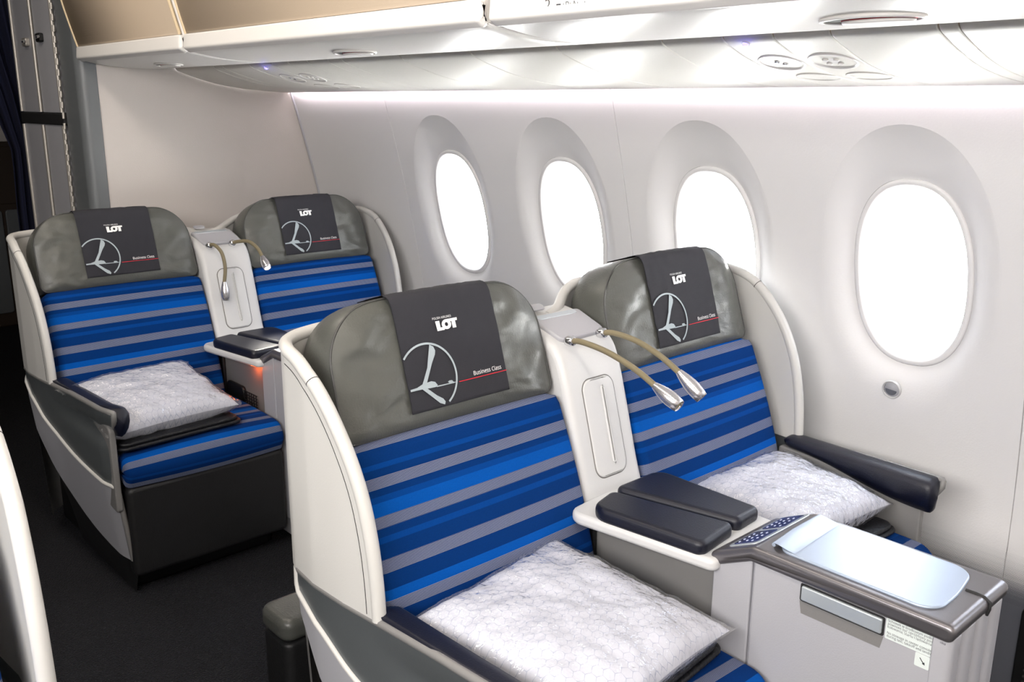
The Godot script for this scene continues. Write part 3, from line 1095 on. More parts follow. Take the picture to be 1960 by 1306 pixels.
func make_seat(cx, zr, s, label, opts = {}):
	var o = thing("business_seat", label, "seat", Vector3(cx, 0, zr), "business class seats")
	var g = func(p): return Vector3(s * p.x, p.y, p.z)
	var fl = opts.get("front", 0.0)
	var cf = fl * 0.45
	var hd = make_headrest(o, int(cx * 100) + int(zr * 10))
	# backrest
	var sp = []
	for i in 29:
		var y = lerpf(0.922, 0.435, i / 28.0)
		sp.append(Vector2(back_f(y), y))
	part("backrest", cushion_mesh(sp, 0.283, 0.085, 0.020, opts.get("v0", 0.02), [0.034, 0.10]), M.stripe_fabric, o, "blue fabric with grey woven stripes")
	# seat cushion, rolled over at the front
	sp = []
	for i in 20:
		sp.append(Vector2(lerpf(0.12, 0.585 + cf, i / 19.0), 0.482 + 0.006 * sin(i / 19.0 * PI)))
	for i in range(1, 9):
		var a = PI / 2.0 * i / 8.0
		sp.append(Vector2(0.585 + cf + sin(a) * 0.060, 0.422 + cos(a) * 0.060))
	for i in range(1, 4):
		sp.append(Vector2(0.645 + cf - i * 0.006, 0.422 - i * 0.014))
	var cm = cushion_mesh(sp.map(func(p): return p), 0.272, 0.09, 0.020, 0.35, [0.0, 0.0])
	part("seat_cushion", cm, M.stripe_fabric, o, "blue fabric with grey woven stripes")
	# leg-rest panel and base
	var mb = MB.new()
	mb.slab(rrect(-0.270, 0.07, 0.270, 0.378, 0.02, 4), 0.570 + cf, 0.627 + cf, 0.016, front_frame(), 4)
	part("leg_rest", mb, M.leather_dark, o)
	mb = MB.new()
	mb.slab(rrect(-0.25, -0.20, 0.25, 0.55, 0.03, 4), 0.0, 0.37, 0.01)
	part("seat_base", mb, M.black_plastic, o)
	# wrap-around shell with its rim
	var pa = shell_path()
	var rim = []
	var topc = [Vector2(-.30, 1.090), Vector2(-.10, 1.088), Vector2(-.04, 1.072), Vector2(.01, 1.045), Vector2(.055, 1.000), Vector2(.10, .935), Vector2(.135, .86), Vector2(.158, .77), Vector2(.170, .69), Vector2(.175, .632)]
	var outer = []
	var inner = []
	# front edge of the outer wing, walked from the bottom upwards, then the rest of the plan at the top height
	var wing = smooth([Vector2(.175, .632), Vector2(.171, .70), Vector2(.160, .78), Vector2(.137, .865), Vector2(.100, .940), Vector2(.052, 1.003), Vector2(.0, 1.050), Vector2(-.05, 1.076), Vector2(-.10, 1.088)], 5)
	var plan_o = func(f): return curve_y([Vector2(-.165, .295), Vector2(-.10, .330), Vector2(-.02, .338), Vector2(.08, .334), Vector2(.175, .325)], f)
	for p in wing:
		rim.append(Vector3(plan_o.call(p.x), p.y, p.x))
	for p in pa:
		if p.y < -0.11 or p.x < 0.2:
			var h = 1.090 if p.x > -0.20 else lerpf(1.090, 1.062, (-0.20 - p.x) / 0.10)
			rim.append(Vector3(p.x, h, p.y))
	rim.append_array([Vector3(-.325, 1.056, -.150), Vector3(-.350, 1.049, -.138), Vector3(-.385, 1.042, -.130)])
	var c = rim.size()
	var ro = []
	var ri = []
	var nrm = []
	for i in c:
		var d = rim[mini(i + 1, c - 1)] - rim[maxi(i - 1, 0)]
		var h = Vector3(d.z, 0, -d.x)
		if h.length() < 1e-4:
			h = Vector3(-1, 0, 0)
		nrm.append(h.normalized())
	for i in c:
		var n1 = nrm[maxi(i - 2, 0)] + nrm[i] + nrm[mini(i + 2, c - 1)]
		n1 = n1.normalized()
		if n1.dot(Vector3(-rim[i].x, 0, 0.05 - rim[i].z)) < 0.0:
			n1 = -n1
		var rowo = PackedVector3Array()
		var rowi = PackedVector3Array()
		for k in 9:
			var y = lerpf(rim[i].y, 0.628, k / 8.0)
			rowo.append(g.call(Vector3(rim[i].x, y, rim[i].z) - n1 * 0.010))
			rowi.append(g.call(Vector3(rim[i].x, y, rim[i].z) + n1 * 0.010))
		ro.append(rowo)
		ri.append(rowi)
	mb = MB.new()
	mb.sheet(ro)
	mb.sheet(ri)
	var sh = part("shell", mb, M.shell_white, o, "white moulded shell")
	mb = MB.new()
	mb.tube(PackedVector3Array(rim.map(g)), 0.0135, 14)
	part("shell_rim", mb, M.shell_white, sh)
	# thin joint line beside the rim, and the butt joint across it
	var line = PackedVector3Array()
	for i in wing.size():
		var d = (wing[mini(i + 1, wing.size() - 1)] - wing[maxi(i - 1, 0)]).normalized()
		var q = wing[i] + Vector2(-d.y, d.x) * 0.022
		line.append(g.call(Vector3(plan_o.call(q.x) + 0.0098, maxf(q.y, 0.640), q.x)))
	mb = MB.new()
	mb.tube(line, 0.0011, 6)
	part("joint_line", mb, M.gap_dark, sh)
	var j0 = rim[30]
	var j1 = (rim[31] - rim[30]).normalized()
	mb = MB.new()
	mb.tube(PackedVector3Array([g.call(j0), g.call(j0 + j1 * 0.0015)]), 0.0139, 16)
	part("rim_joint", mb, M.gap_dark, sh)
	# lower back of the shell
	mb = MB.new()
	var rows = []
	for p in pa:
		if p.y > -0.10:
			continue
		rows.append(PackedVector3Array([g.call(Vector3(p.x, 0.632, p.y)), g.call(Vector3(p.x * 0.95, 0.05, p.y + 0.02))]))
	mb.sheet(rows)
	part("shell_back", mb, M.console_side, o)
	# outer arm: grey metallic panel, piping, lower panel
	var fs = []
	for i in 41:
		fs.append(lerpf(-0.150, 0.60 + fl, i / 40.0))
	var yp = smooth([Vector2(-.16, .615), Vector2(-.12, .592), Vector2(0.0, .537), Vector2(.12, .476), Vector2(.30, .425), Vector2(.48, .395), Vector2(.60, .385)], 4)
	var yh = smooth([Vector2(-.16, .60), Vector2(-.11, .555), Vector2(0.0, .40), Vector2(.13, .27), Vector2(.30, .185), Vector2(.45, .145), Vector2(.60, .125)], 4)
	var yt = [Vector2(-.16, .630), Vector2(.17, .630), Vector2(.35, .638), Vector2(.60, .640)]
	var arm_o = func(f, y):
		var base = curve_y([Vector2(-.165, .303), Vector2(-.10, .338), Vector2(-.02, .345), Vector2(.08, .341), Vector2(.175, .332), Vector2(.40, .322), Vector2(.55, .314), Vector2(.60, .300)], f)
		# concave waist below the arm pad, taper towards the floor
		var waist = -0.016 * exp(-pow((y - 0.565) / 0.030, 2.0)) * clampf((f - 0.15) / 0.3, 0, 1)
		return base + waist - 0.10 * maxf(0.42 - y, 0.0)
	var ln = 0.60 + fl
	var nose = func(f, y):    # front edge runs forward at the top and is notched below it
		var k = clampf((f - fl - 0.45) / 0.15, 0, 1)
		var dn = 0.045 * smoothstep(0.56, 0.625, y) - 0.012 * exp(-pow((y - 0.555) / 0.025, 2.0))
		return f + k * dn
	var up = []
	var upi = []
	var lo = []
	var pip = []
	var edge = []
	for f in fs:
		var a = curve_y(yt, f)
		var b = curve_y(yp, f)
		var h = curve_y(yh, f)
		var r1 = PackedVector3Array()
		var r2 = PackedVector3Array()
		var r3 = PackedVector3Array()
		for k in 15:
			var y = lerpf(a, b, k / 14.0)
			r1.append(g.call(Vector3(arm_o.call(f, y), y, nose.call(f, y))))
			r2.append(g.call(Vector3(arm_o.call(f, y) - 0.014, y, nose.call(f, y))))
		for k in 9:
			var y = lerpf(b, h, k / 8.0)
			r3.append(g.call(Vector3(arm_o.call(f, y), y, nose.call(f, y))))
		up.append(r1)
		upi.append(r2)
		lo.append(r3)
		pip.append(g.call(Vector3(arm_o.call(f, b) + 0.001, b, nose.call(f, b))))
		edge.append(g.call(Vector3(arm_o.call(f, a) - 0.004, a, nose.call(f, a))))
	mb = MB.new()
	mb.sheet(up)
	mb.sheet(upi)
	var ap = part("arm_panel", mb, M.arm_metal, o, "brushed grey side panel")
	mb = MB.new()
	mb.tube(PackedVector3Array(pip), 0.0065, 8)
	part("piping", mb, M.shell_white, ap)
	mb = MB.new()
	var fe = []
	for k in 30:
		var y = lerpf(.640, .125, k / 29.0)
		fe.append(g.call(Vector3(arm_o.call(ln, y) - 0.006, y, nose.call(ln, y))))
	var al = edge.duplicate()
	al.append_array(fe)
	mb.tube(PackedVector3Array(al), 0.0085, 10)
	part("arm_rim", mb, M.console_side, ap)
	mb = MB.new()
	mb.sheet(lo)
	part("side_panel", mb, M.console_grey, o, "pale lower side panel")
	mb = MB.new()
	var sk = []
	for f in fs:
		var h = curve_y(yh, f)
		sk.append(PackedVector3Array([g.call(Vector3(arm_o.call(f, h) - 0.004, h + 0.01, nose.call(f, h))), g.call(Vector3(arm_o.call(f, h) - 0.02, h - 0.03, f)), g.call(Vector3(0.26, maxf(h - 0.30, 0.0), f - 0.02))]))
	mb.sheet(sk)
	part("lower_skirt", mb, M.leather_dark, o)
	# inner face of the arm, below the pad
	mb = MB.new()
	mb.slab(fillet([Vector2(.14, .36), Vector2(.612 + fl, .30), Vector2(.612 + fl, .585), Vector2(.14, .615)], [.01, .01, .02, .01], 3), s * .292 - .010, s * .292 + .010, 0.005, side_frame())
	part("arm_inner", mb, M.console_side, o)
	# navy arm pad, thicker towards the front
	mb = MB.new()
	rows = []
	var K = 60
	for i in K + 1:
		var t = float(i) / K
		var f = lerpf(.150, .648 + fl, t)
		var hh = lerpf(.034, .088, smoothstep(0.0, 0.9, t))
		var sc = 1.0
		if t > 0.955:
			sc = sqrt(maxf(0.0, 1.0 - pow((t - 0.955) / 0.045, 2.0))) * 0.98 + 0.02
		if t < 0.05:
			sc = 0.35 + 0.65 * sqrt(t / 0.05)
		var r = PackedVector3Array()
		var mid = Vector2(arm_o.call(minf(f, ln), .62) - 0.032, .645 - hh * 0.5)
		for q in [Vector2(.030, .50), Vector2(.020, .53), Vector2(.0, .52), Vector2(-.018, .45), Vector2(-.026, .28), Vector2(-.026, .0), Vector2(-.020, -.25), Vector2(-.008, -.46), Vector2(.004, -.54), Vector2(.016, -.48), Vector2(.024, -.1)]:
			r.append(g.call(Vector3(mid.x + q.x * sc, mid.y + q.y * hh * sc, f)))
		rows.append(r)
	mb.sheet(rows, true)
	part("arm_pad", mb, M.navy_pad, o, "navy padded armrest")
	return o

# ------------------------------------------------------------------ console between two seats
func make_console(at, label, lit):
	var o = thing("centre_console", label, "console", at, "centre consoles")
	var mb = MB.new()
	# storage box
	mb.slab(fillet([Vector2(.472, .03), Vector2(.472, .640), Vector2(.565, .690), Vector2(.925, .690), Vector2(.925, .03)], [.004, .004, .01, .01, .01], 3), -.098, .112, .006, side_frame())
	part("box", mb, M.console_grey, o)
	mb = MB.new()
	mb.slab(fillet([Vector2(.474, .10), Vector2(.474, .648), Vector2(.562, .691), Vector2(.562, .10)], .004, 2), -.106, -.094, .003, side_frame())
	part("side_panel", mb, M.console_grey, o)
	mb = MB.new()
	mb.slab(fillet([Vector2(.567, .10), Vector2(.567, .692), Vector2(.919, .692), Vector2(.919, .10)], .004, 2), -.106, -.094, .003, side_frame())
	var door = part("door", mb, M.console_grey, o)
	# bar handle over a flat finger recess, its shade given by darker colour
	mb = MB.new()
	mb.slab(rrect(.674, .672, .828, .690, .002, 2).duplicate() if false else rrect(.672, .655, .828, .684, .003, 3), -.1115, -.104, .0025, side_frame())
	part("handle", mb, M.handle_silver, door)
	mb = MB.new()
	mb.slab(rrect(.668, .651, .832, .688, .004, 3), -.1068, -.1055, .0004, side_frame(), 1)
	part("handle_gap", mb, M.gap_dark, door)
	mb = MB.new()
	var rec = []
	for k in 9:
		var y = lerpf(.651, .626, k / 8.0)
		var d = .008 * sin(k / 8.0 * PI) if false else .0
		rec.append(PackedVector3Array([Vector3(-.1063, y, .668 + k * .0006), Vector3(-.1063, y, .832 - k * .0006)]))
	mb.sheet(rec)
	part("finger_recess_shade", mb, M.console_side, door)
	# paper notices
	mb = MB.new()
	mb.slab(rrect(.834, .650, .914, .690, .002, 2), -.1068, -.1059, .0002, side_frame(), 1)
	var no = part("notice", mb, M.label_paper, door, "printed bilingual notice")
	mb = MB.new()
	var f = func(u, v): return Vector3(-.1071, .650 + v, .834 + u)
	var tl = ["Schowek w środkowym podłokietniku", "powinien być opróżniony podczas", "kołowania, startu i lądowania", "", "No stowage in center console", "during taxi, takeoff and landing"]
	for k in tl.size():
		if tl[k]:
			mb.text_on(tl[k], .0046, Vector2(.003, .0318 - k * .0058), f, false, 0.92)
	part("notice_text", mb, M.ink, no)
	mb = MB.new()
	mb.slab(rrect(.889, .624, .914, .649, .002, 2), -.1068, -.1059, .0002, side_frame(), 1)
	var ar = part("arrow_label", mb, M.label_paper, door, "small arrow sticker")
	mb = MB.new()
	f = func(u, v): return Vector3(-.1071, .624 + v, .889 + u)
	mb.poly_on(PackedVector2Array([Vector2(.008, .0175), Vector2(.009, .0185), Vector2(.0155, .011), Vector2(.017, .0125), Vector2(.018, .007), Vector2(.0127, .0085), Vector2(.0143, .0098)]), f)
	part("arrow", mb, M.ink_black, ar)
	# fluted rounded front end
	for k in 4:
		mb = MB.new()
		var x = -.082 + k * .058
		mb.slab(fillet([Vector2(x - .027, .915), Vector2(x + .027, .915), Vector2(x + .022, .946), Vector2(x - .022, .946)], [.002, .002, .016, .016], 5), .03, .694, .003)
		part("flute", mb, M.console_grey, o)
	# metallic top frame: slope, flat, rounded nose
	mb = MB.new()
	mb.slab(fillet([Vector2(.462, .640), Vector2(.560, .688), Vector2(.945, .688), Vector2(.952, .722), Vector2(.565, .722), Vector2(.468, .676)], [.013, .02, .013, .018, .03, .013], 5), -.112, .124, .0095, side_frame(), 4)
	part("top_frame", mb, M.taupe_metal, o)
	mb = MB.new()
	mb.slab(fillet([Vector2(-.088, .600), Vector2(.104, .600), Vector2(.106, .892), Vector2(.0, .908), Vector2(-.090, .908)], [.03, .03, .045, .3, .04], 8), .7205, .7262, .0025)
	part("tray_plate", mb, M.tray_silver, o)
	mb = MB.new()
	var ramp = []
	for k in 9:
		var t = k / 8.0
		ramp.append(PackedVector3Array([Vector3(-.084, .7265 + .006 * (1.0 - cos(t * PI)) * .5, .638 - t * .045), Vector3(.0, .7270 + .007 * (1.0 - cos(t * PI)) * .5, .634 - t * .047), Vector3(.100, .7265 + .006 * (1.0 - cos(t * PI)) * .5, .630 - t * .045)]))
	mb.sheet(ramp)
	mb.tube(PackedVector3Array([Vector3(-.084, .7285, .592), Vector3(.0, .7300, .586), Vector3(.10, .7285, .584)]), .004, 8)
	part("tray_ramp", mb, M.tray_silver, o)
	mb = MB.new()
	mb.tube(PackedVector3Array([Vector3(.030, .7222, .908), Vector3(.030, .7226, .925), Vector3(.030, .7215, .940), Vector3(.030, .7150, .9505), Vector3(.030, .703, .9505), Vector3(.030, .690, .947)]), .003, 8)
	part("hinge_notch", mb, M.gap_dark, o)
	# two seat-control panels on the slope
	var sl = (.722 - .676) / (.565 - .468)
	var tz = Vector3(0, sl, 1).normalized()
	var xf = Transform3D(Basis(Vector3(1, 0, 0), Vector3(0, 1, -sl).normalized(), tz), Vector3(0.006, .7005, .522))
	mb = MB.new()
	mb.slab(fillet([Vector2(-.096, -.034), Vector2(.108, -.034), Vector2(.112, .040), Vector2(-.092, .040)], .014, 5), -.002, .0026, .002, xf)
	part("control_bezel", mb, M.handle_silver, o)
	for k in 2:
		var x0 = -.086 if k == 0 else .014
		mb = MB.new()
		mb.slab(fillet([Vector2(x0, -.026), Vector2(x0 + .086, -.026), Vector2(x0 + .088, .032), Vector2(x0 + .004, .032)], .010, 5), .002, .0036, .001, xf)
		var cp = part("control_panel", mb, M.screen_dark, o)
		for q in 12:
			mb = MB.new()
			var bx = x0 + .012 + (q % 4) * .017 + (0.004 if int(q / 4.0) == 1 else 0.0)
			var bz = -.015 + int(q / 4.0) * .016
			mb.slab(ellipse(bx, bz, .0035, .0022, 10), .0034, .0046, .0005, xf, 1)
			part("control_key", mb, M.button, cp)
	# ledge and two navy pads
	mb = MB.new()
	mb.slab(fillet([Vector2(-.178, .120), Vector2(.140, .105), Vector2(.128, .47), Vector2(-.128, .492)], [.04, .04, .015, .02], 6), .640, .668, .010)
	part("armrest_ledge", mb, M.column_white, o)
	mb = MB.new()
	mb.slab(fillet([Vector2(-.166, .185), Vector2(-.062, .158), Vector2(.004, .448), Vector2(-.130, .463)], [.045, .02, .018, .020], 6), .662, .697, .013, Transform3D(), 5)
	part("armrest_pad", mb, M.navy_pad, o, "navy padded lid")
	mb = MB.new()
	mb.slab(fillet([Vector2(-.048, .150), Vector2(.118, .150), Vector2(.112, .440), Vector2(.018, .446)], [.018, .04, .02, .018], 6), .662, .697, .013, Transform3D(), 5)
	part("armrest_pad", mb, M.navy_pad, o, "navy padded lid")
	# recessed wall below the ledge
	mb = MB.new()
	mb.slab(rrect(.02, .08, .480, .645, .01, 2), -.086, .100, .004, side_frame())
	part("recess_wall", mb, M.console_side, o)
	# pocket with a net and a buckle
	mb = MB.new()
	mb.slab(rrect(.16, .46, .30, .52, .02, 4), -.100, -.084, .006, side_frame())
	part("belt_buckle", mb, M.black_plastic, o)
	mb = MB.new()
	mb.slab(rrect(.04, .38, .14, .64, .02, 4), -.098, -.084, .006, side_frame())
	part("pocket_back", mb, M.black_plastic, o)
	if lit:
		var net = Node3D.new()
		net.name = "net_pocket"
		o.add_child(net, true)
		for k in 9:
			for q in 2:
				mb = MB.new()
				if q == 0:
					mb.tube(PackedVector3Array([Vector3(-.096, .42 + k * .011, .25), Vector3(-.096, .42 + k * .011, .40)]), .0018, 5)
				else:
					mb.tube(PackedVector3Array([Vector3(-.096, .42, .25 + k * .018), Vector3(-.096, .51, .25 + k * .018)]), .0018, 5)
				part("net_cord", mb, M.black_plastic, net)
		mb = MB.new()
		mb.slab(ellipse(-.103, .405, .012, .012, 20), .630, .642, .003)
		part("courtesy_lamp", mb, M.amber_lit, o, "small amber lamp")
		var ol = OmniLight3D.new()
		ol.name = "courtesy_glow"
		o.add_child(ol)
		ol.position = Vector3(-.112, .618, .405)
		ol.light_color = Color(1.0, .42, .14)
		ol.light_energy = 0.0045
		ol.light_size = 0.012
		ol.omni_range = 6.0
		ol.omni_attenuation = 2.0
		ol.shadow_enabled = true
	return o

func make_column(at, label):
	# white divider between the two headrests
	var o = thing("centre_divider", label, "divider", at, "white dividers between headrests")
	var mb = MB.new()
	var prof = smooth([Vector2(.125, .645), Vector2(.100, .72), Vector2(.078, .80), Vector2(.050, .90), Vector2(.034, .95), Vector2(.014, .992), Vector2(-.020, 1.018), Vector2(-.09, 1.045), Vector2(-.165, 1.058)], 4)
	var pg = PackedVector2Array(prof)
	pg.append_array([Vector2(-.178, 1.050), Vector2(-.178, .2), Vector2(.06, .2), Vector2(.115, .60)])
	# one bevelled body, a little wider at the foot
	mb.slab(pg, -.101, .101, .018, side_frame(), 5)
	part("column", mb, M.column_white, o)
	var face = func(c, y, lift):   # point on the front face
		var z = curve_y_inv(prof, y)
		var z2 = curve_y_inv(prof, y + 0.01)
		var nn = Vector3(0, -(z2 - z) / 0.01, 1).normalized()
		return Vector3(c, y, z) + nn * lift
	# raised oblong service panel with a groove
	var ol = rrect(-.052, .700, .052, .925, .026, 8)
	mb = MB.new()
	var rows = []
	for l in [[0.0, -.001], [0.0, .0020], [.0015, .0034], [.004, .0038], [.03, .0038], [.0515, .0038]]:
		var r = PackedVector3Array()
		var pp = mb.inset(ol, l[0]) if l[0] > 0.0 and l[0] < .02 else ol
		for q in pp:
			var x = q.x
			var y = q.y
			if l[0] >= .02:
				x = q.x * (.4 if l[0] < .04 else .0)
			r.append(face.call(x, y, l[1]))
		rows.append(r)
	mb.sheet(rows, true)
	var pn = part("oblong_panel", mb, M.column_white, o)
	mb = MB.new()
	var path = PackedVector3Array()
	for q in mb.inset(ol, -.0015):
		path.append(face.call(q.x, q.y, .0002))
	mb.tube(path, .0012, 6, true)
	part("panel_gap", mb, M.ceiling_grey, o)
	mb = MB.new()
	var go = rrect(.004, .725, .0165, .905, .006, 6)
	rows = []
	for l in [[0.0, .0030], [.0012, .0070], [.003, .0078], [.0045, .0062]]:
		var r = PackedVector3Array()
		for q in (mb.inset(go, l[0]) if l[0] > 0 else go):
			r.append(face.call(q.x, q.y, l[1]))
		rows.append(r)
	mb.sheet(rows, true)
	part("groove_rib", mb, M.column_white, pn)
	# lamp plate on the sloping top
	var tz = Vector3(0, -.40, 1).normalized()
	var xf = Transform3D(Basis(Vector3(1, 0, 0), Vector3(0, 1, .40).normalized(), tz), Vector3(0, 1.034, -.055))
	mb = MB.new()
	mb.slab(fillet([Vector2(-.086, -.050), Vector2(.080, -.050), Vector2(.084, .052), Vector2(-.070, .056)], [.012, .012, .02, .02], 6), -.006, .008, .005, xf, 4)
	part("lamp_plate", mb, M.console_grey, o)
	mb = MB.new()
	mb.slab(rrect(-.070, -.046, .062, -.030, .006, 4), .0075, .0090, .0005, xf, 1)
	part("light_slot", mb, M.handle_silver, o)
	mb = MB.new()
	mb.slab(rrect(-.055, -.095, -.010, -.070, .010, 5), .004, .0085, .002, xf, 2)
	part("release_tab", mb, M.console_grey, o)
	return o

func curve_y_inv(prof, y):    # z on the divider's front profile at height y
	for i in prof.size() - 1:
		if y <= prof[i + 1].y:
			return lerpf(prof[i].x, prof[i + 1].x, clampf((y - prof[i].y) / (prof[i + 1].y - prof[i].y), 0, 1))
	return prof[prof.size() - 1].x

func reading_lamp(pts, tip, label, lit):
	var o = thing("reading_lamp", label, "lamp", Vector3.ZERO, "gooseneck reading lamps")
	var path = smooth(pts, 8)
	var mb = MB.new()
	mb.tube(PackedVector3Array(path), 0.0068, 12)
	part("gooseneck", mb, M.gooseneck, o)
	var d0 = (path[1] - path[0]).normalized()
	var b0 = Basis(Quaternion(Vector3.UP, d0))
	mb = MB.new()
	mb.lathe([Vector2(.0001, -.014), Vector2(.0105, -.014), Vector2(.0125, -.008), Vector2(.0125, .004), Vector2(.0105, .008), Vector2(.0072, .009)], Transform3D(b0, path[0]), 24)
	part("collar", mb, M.chrome, o)
	var e = path[path.size() - 1]
	var d = (tip - e).normalized()
	var L = (tip - e).length()
	var b = Basis(Quaternion(Vector3.UP, d))
	mb = MB.new()
	mb.lathe([Vector2(.0075, -.004), Vector2(.0088, .0), Vector2(.0125, L * .2), Vector2(.0158, L * .45), Vector2(.0165, L * .62), Vector2(.0155, L * .82), Vector2(.0138, L), Vector2(.0122, L), Vector2(.0118, L - .004)], Transform3D(b, e), 32)
	part("lamp_head", mb, M.lamp_silver, o)
	mb = MB.new()
	mb.lathe([Vector2(.0120, L - .004), Vector2(.008, L - .002), Vector2(.0001, L - .0012)], Transform3D(b, e), 24)
	part("lens", mb, M.lamp_lens_lit if lit else M.lens_dull, o)
	if lit:
		var sp = SpotLight3D.new()
		sp.name = "lamp_beam"
		o.add_child(sp)
		sp.position = tip + d * 0.004
		sp.look_at_from_position(sp.position, tip + d, Vector3.RIGHT)
		sp.light_color = Color(1.0, .97, .92)
		sp.light_energy = 0.25
		sp.light_size = 0.012
		sp.spot_angle = 38.0
		sp.spot_range = 6.0
		sp.spot_attenuation = 2.0
		sp.shadow_enabled = true
	return o

# ------------------------------------------------------------------ loose things on the seats
func pillow(at, size, rot, label, sd, thick = 0.11):
	var o = thing("pillow", label, "pillow", at, "wrapped pillows")
	o.rotation = rot
	var fn = FastNoiseLite.new()
	fn.seed = sd
	fn.frequency = 8.0
	fn.fractal_octaves = 3
	var wr = FastNoiseLite.new()
	wr.seed = sd + 50
	wr.noise_type = FastNoiseLite.TYPE_CELLULAR
	wr.cellular_return_type = FastNoiseLite.RETURN_DISTANCE2_SUB
	wr.frequency = 9.0
	for layer in 2:
		var mb = MB.new()
		for sgn in [1.0, -1.0]:
			var rows = []
			var uvs = []
			var N = 56
			for i in N + 1:
				var v = lerpf(-1, 1, float(i) / N)
				var r = PackedVector3Array()
				var u = PackedVector2Array()
				for j in N + 1:
					var w = lerpf(-1, 1, float(j) / N)
					var prof = pow(maxf(0.0, (1.0 - pow(absf(w), 3.2)) * (1.0 - pow(absf(v), 3.2))), 0.42)
					var pinch = 1.0 - 0.07 * (1.0 - w * w) * absf(v) - 0.0
					var pinch2 = 1.0 - 0.07 * (1.0 - v * v) * absf(w)
					var x = w * size.x * 0.5 * pinch2
					var z = v * size.y * 0.5 * pinch
					var edge = clampf(prof * 2.0, 0, 1)
					var y = sgn * thick * 0.5 * prof
					y += edge * (0.010 * fn.get_noise_3d(x * 1.2, sgn, z * 1.2) + 0.007 * (wr.get_noise_3d(x * 1.1 + fn.get_noise_2d(x, z) * 0.1, sgn * 3.0, z * 1.1)))
					if layer == 1:
						y += sgn * (0.0035 + 0.004 * absf(fn.get_noise_3d(x * 3.0, sgn * 5.0, z * 3.0))) * edge
						x *= 1.02
						z *= 1.02
						if absf(w) > 0.97:
							y += 0.010 * fn.get_noise_2d(z * 6.0, 3.0)
							x += signf(w) * 0.014 * (0.6 + fn.get_noise_2d(z * 5.0, 9.0))
					r.append(Vector3(x, y, z))
					u.append(Vector2(x / 0.040, z / 0.0693))
				rows.append(r)
				uvs.append(u)
			mb.sheet(rows, false, false, uvs)
		part("pillow_body" if layer == 0 else "plastic_wrap", mb, M.pillow_cloth if layer == 0 else M.plastic_bag, o, "white cloth with pale hexagons" if layer == 0 else "clear crinkled plastic")
	return o

func blanket(at, size, turn, label):
	var o = thing("blanket", label, "blanket", at, "folded dark blankets")
	o.rotation.y = turn
	for k in 2:
		var mb = MB.new()
		mb.slab(rrect(-size.x * 0.5 + k * 0.006, -size.y * 0.5 + k * 0.004, size.x * 0.5 - k * 0.01, size.y * 0.5 - k * 0.007, 0.03, 5), k * 0.0115, k * 0.0115 + 0.012, 0.0055, Transform3D(), 4)
		part("fold", mb, M.blanket, o)
	return o

func ottoman(at, label):
	var o = thing("ottoman", label, "ottoman", at, "footrest ottomans")
	var mb = MB.new()
	mb.slab(rrect(-.30, -.058, .30, .058, .02, 4), 0.0, .365, .008)
	part("ottoman_base", mb, M.leather_dark, o)
	mb = MB.new()
	mb.slab(rrect(-.305, -.063, .305, .063, .03, 5), .368, .425, .020, Transform3D(), 5)
	part("ottoman_cushion", mb, M.leather, o)
	return o

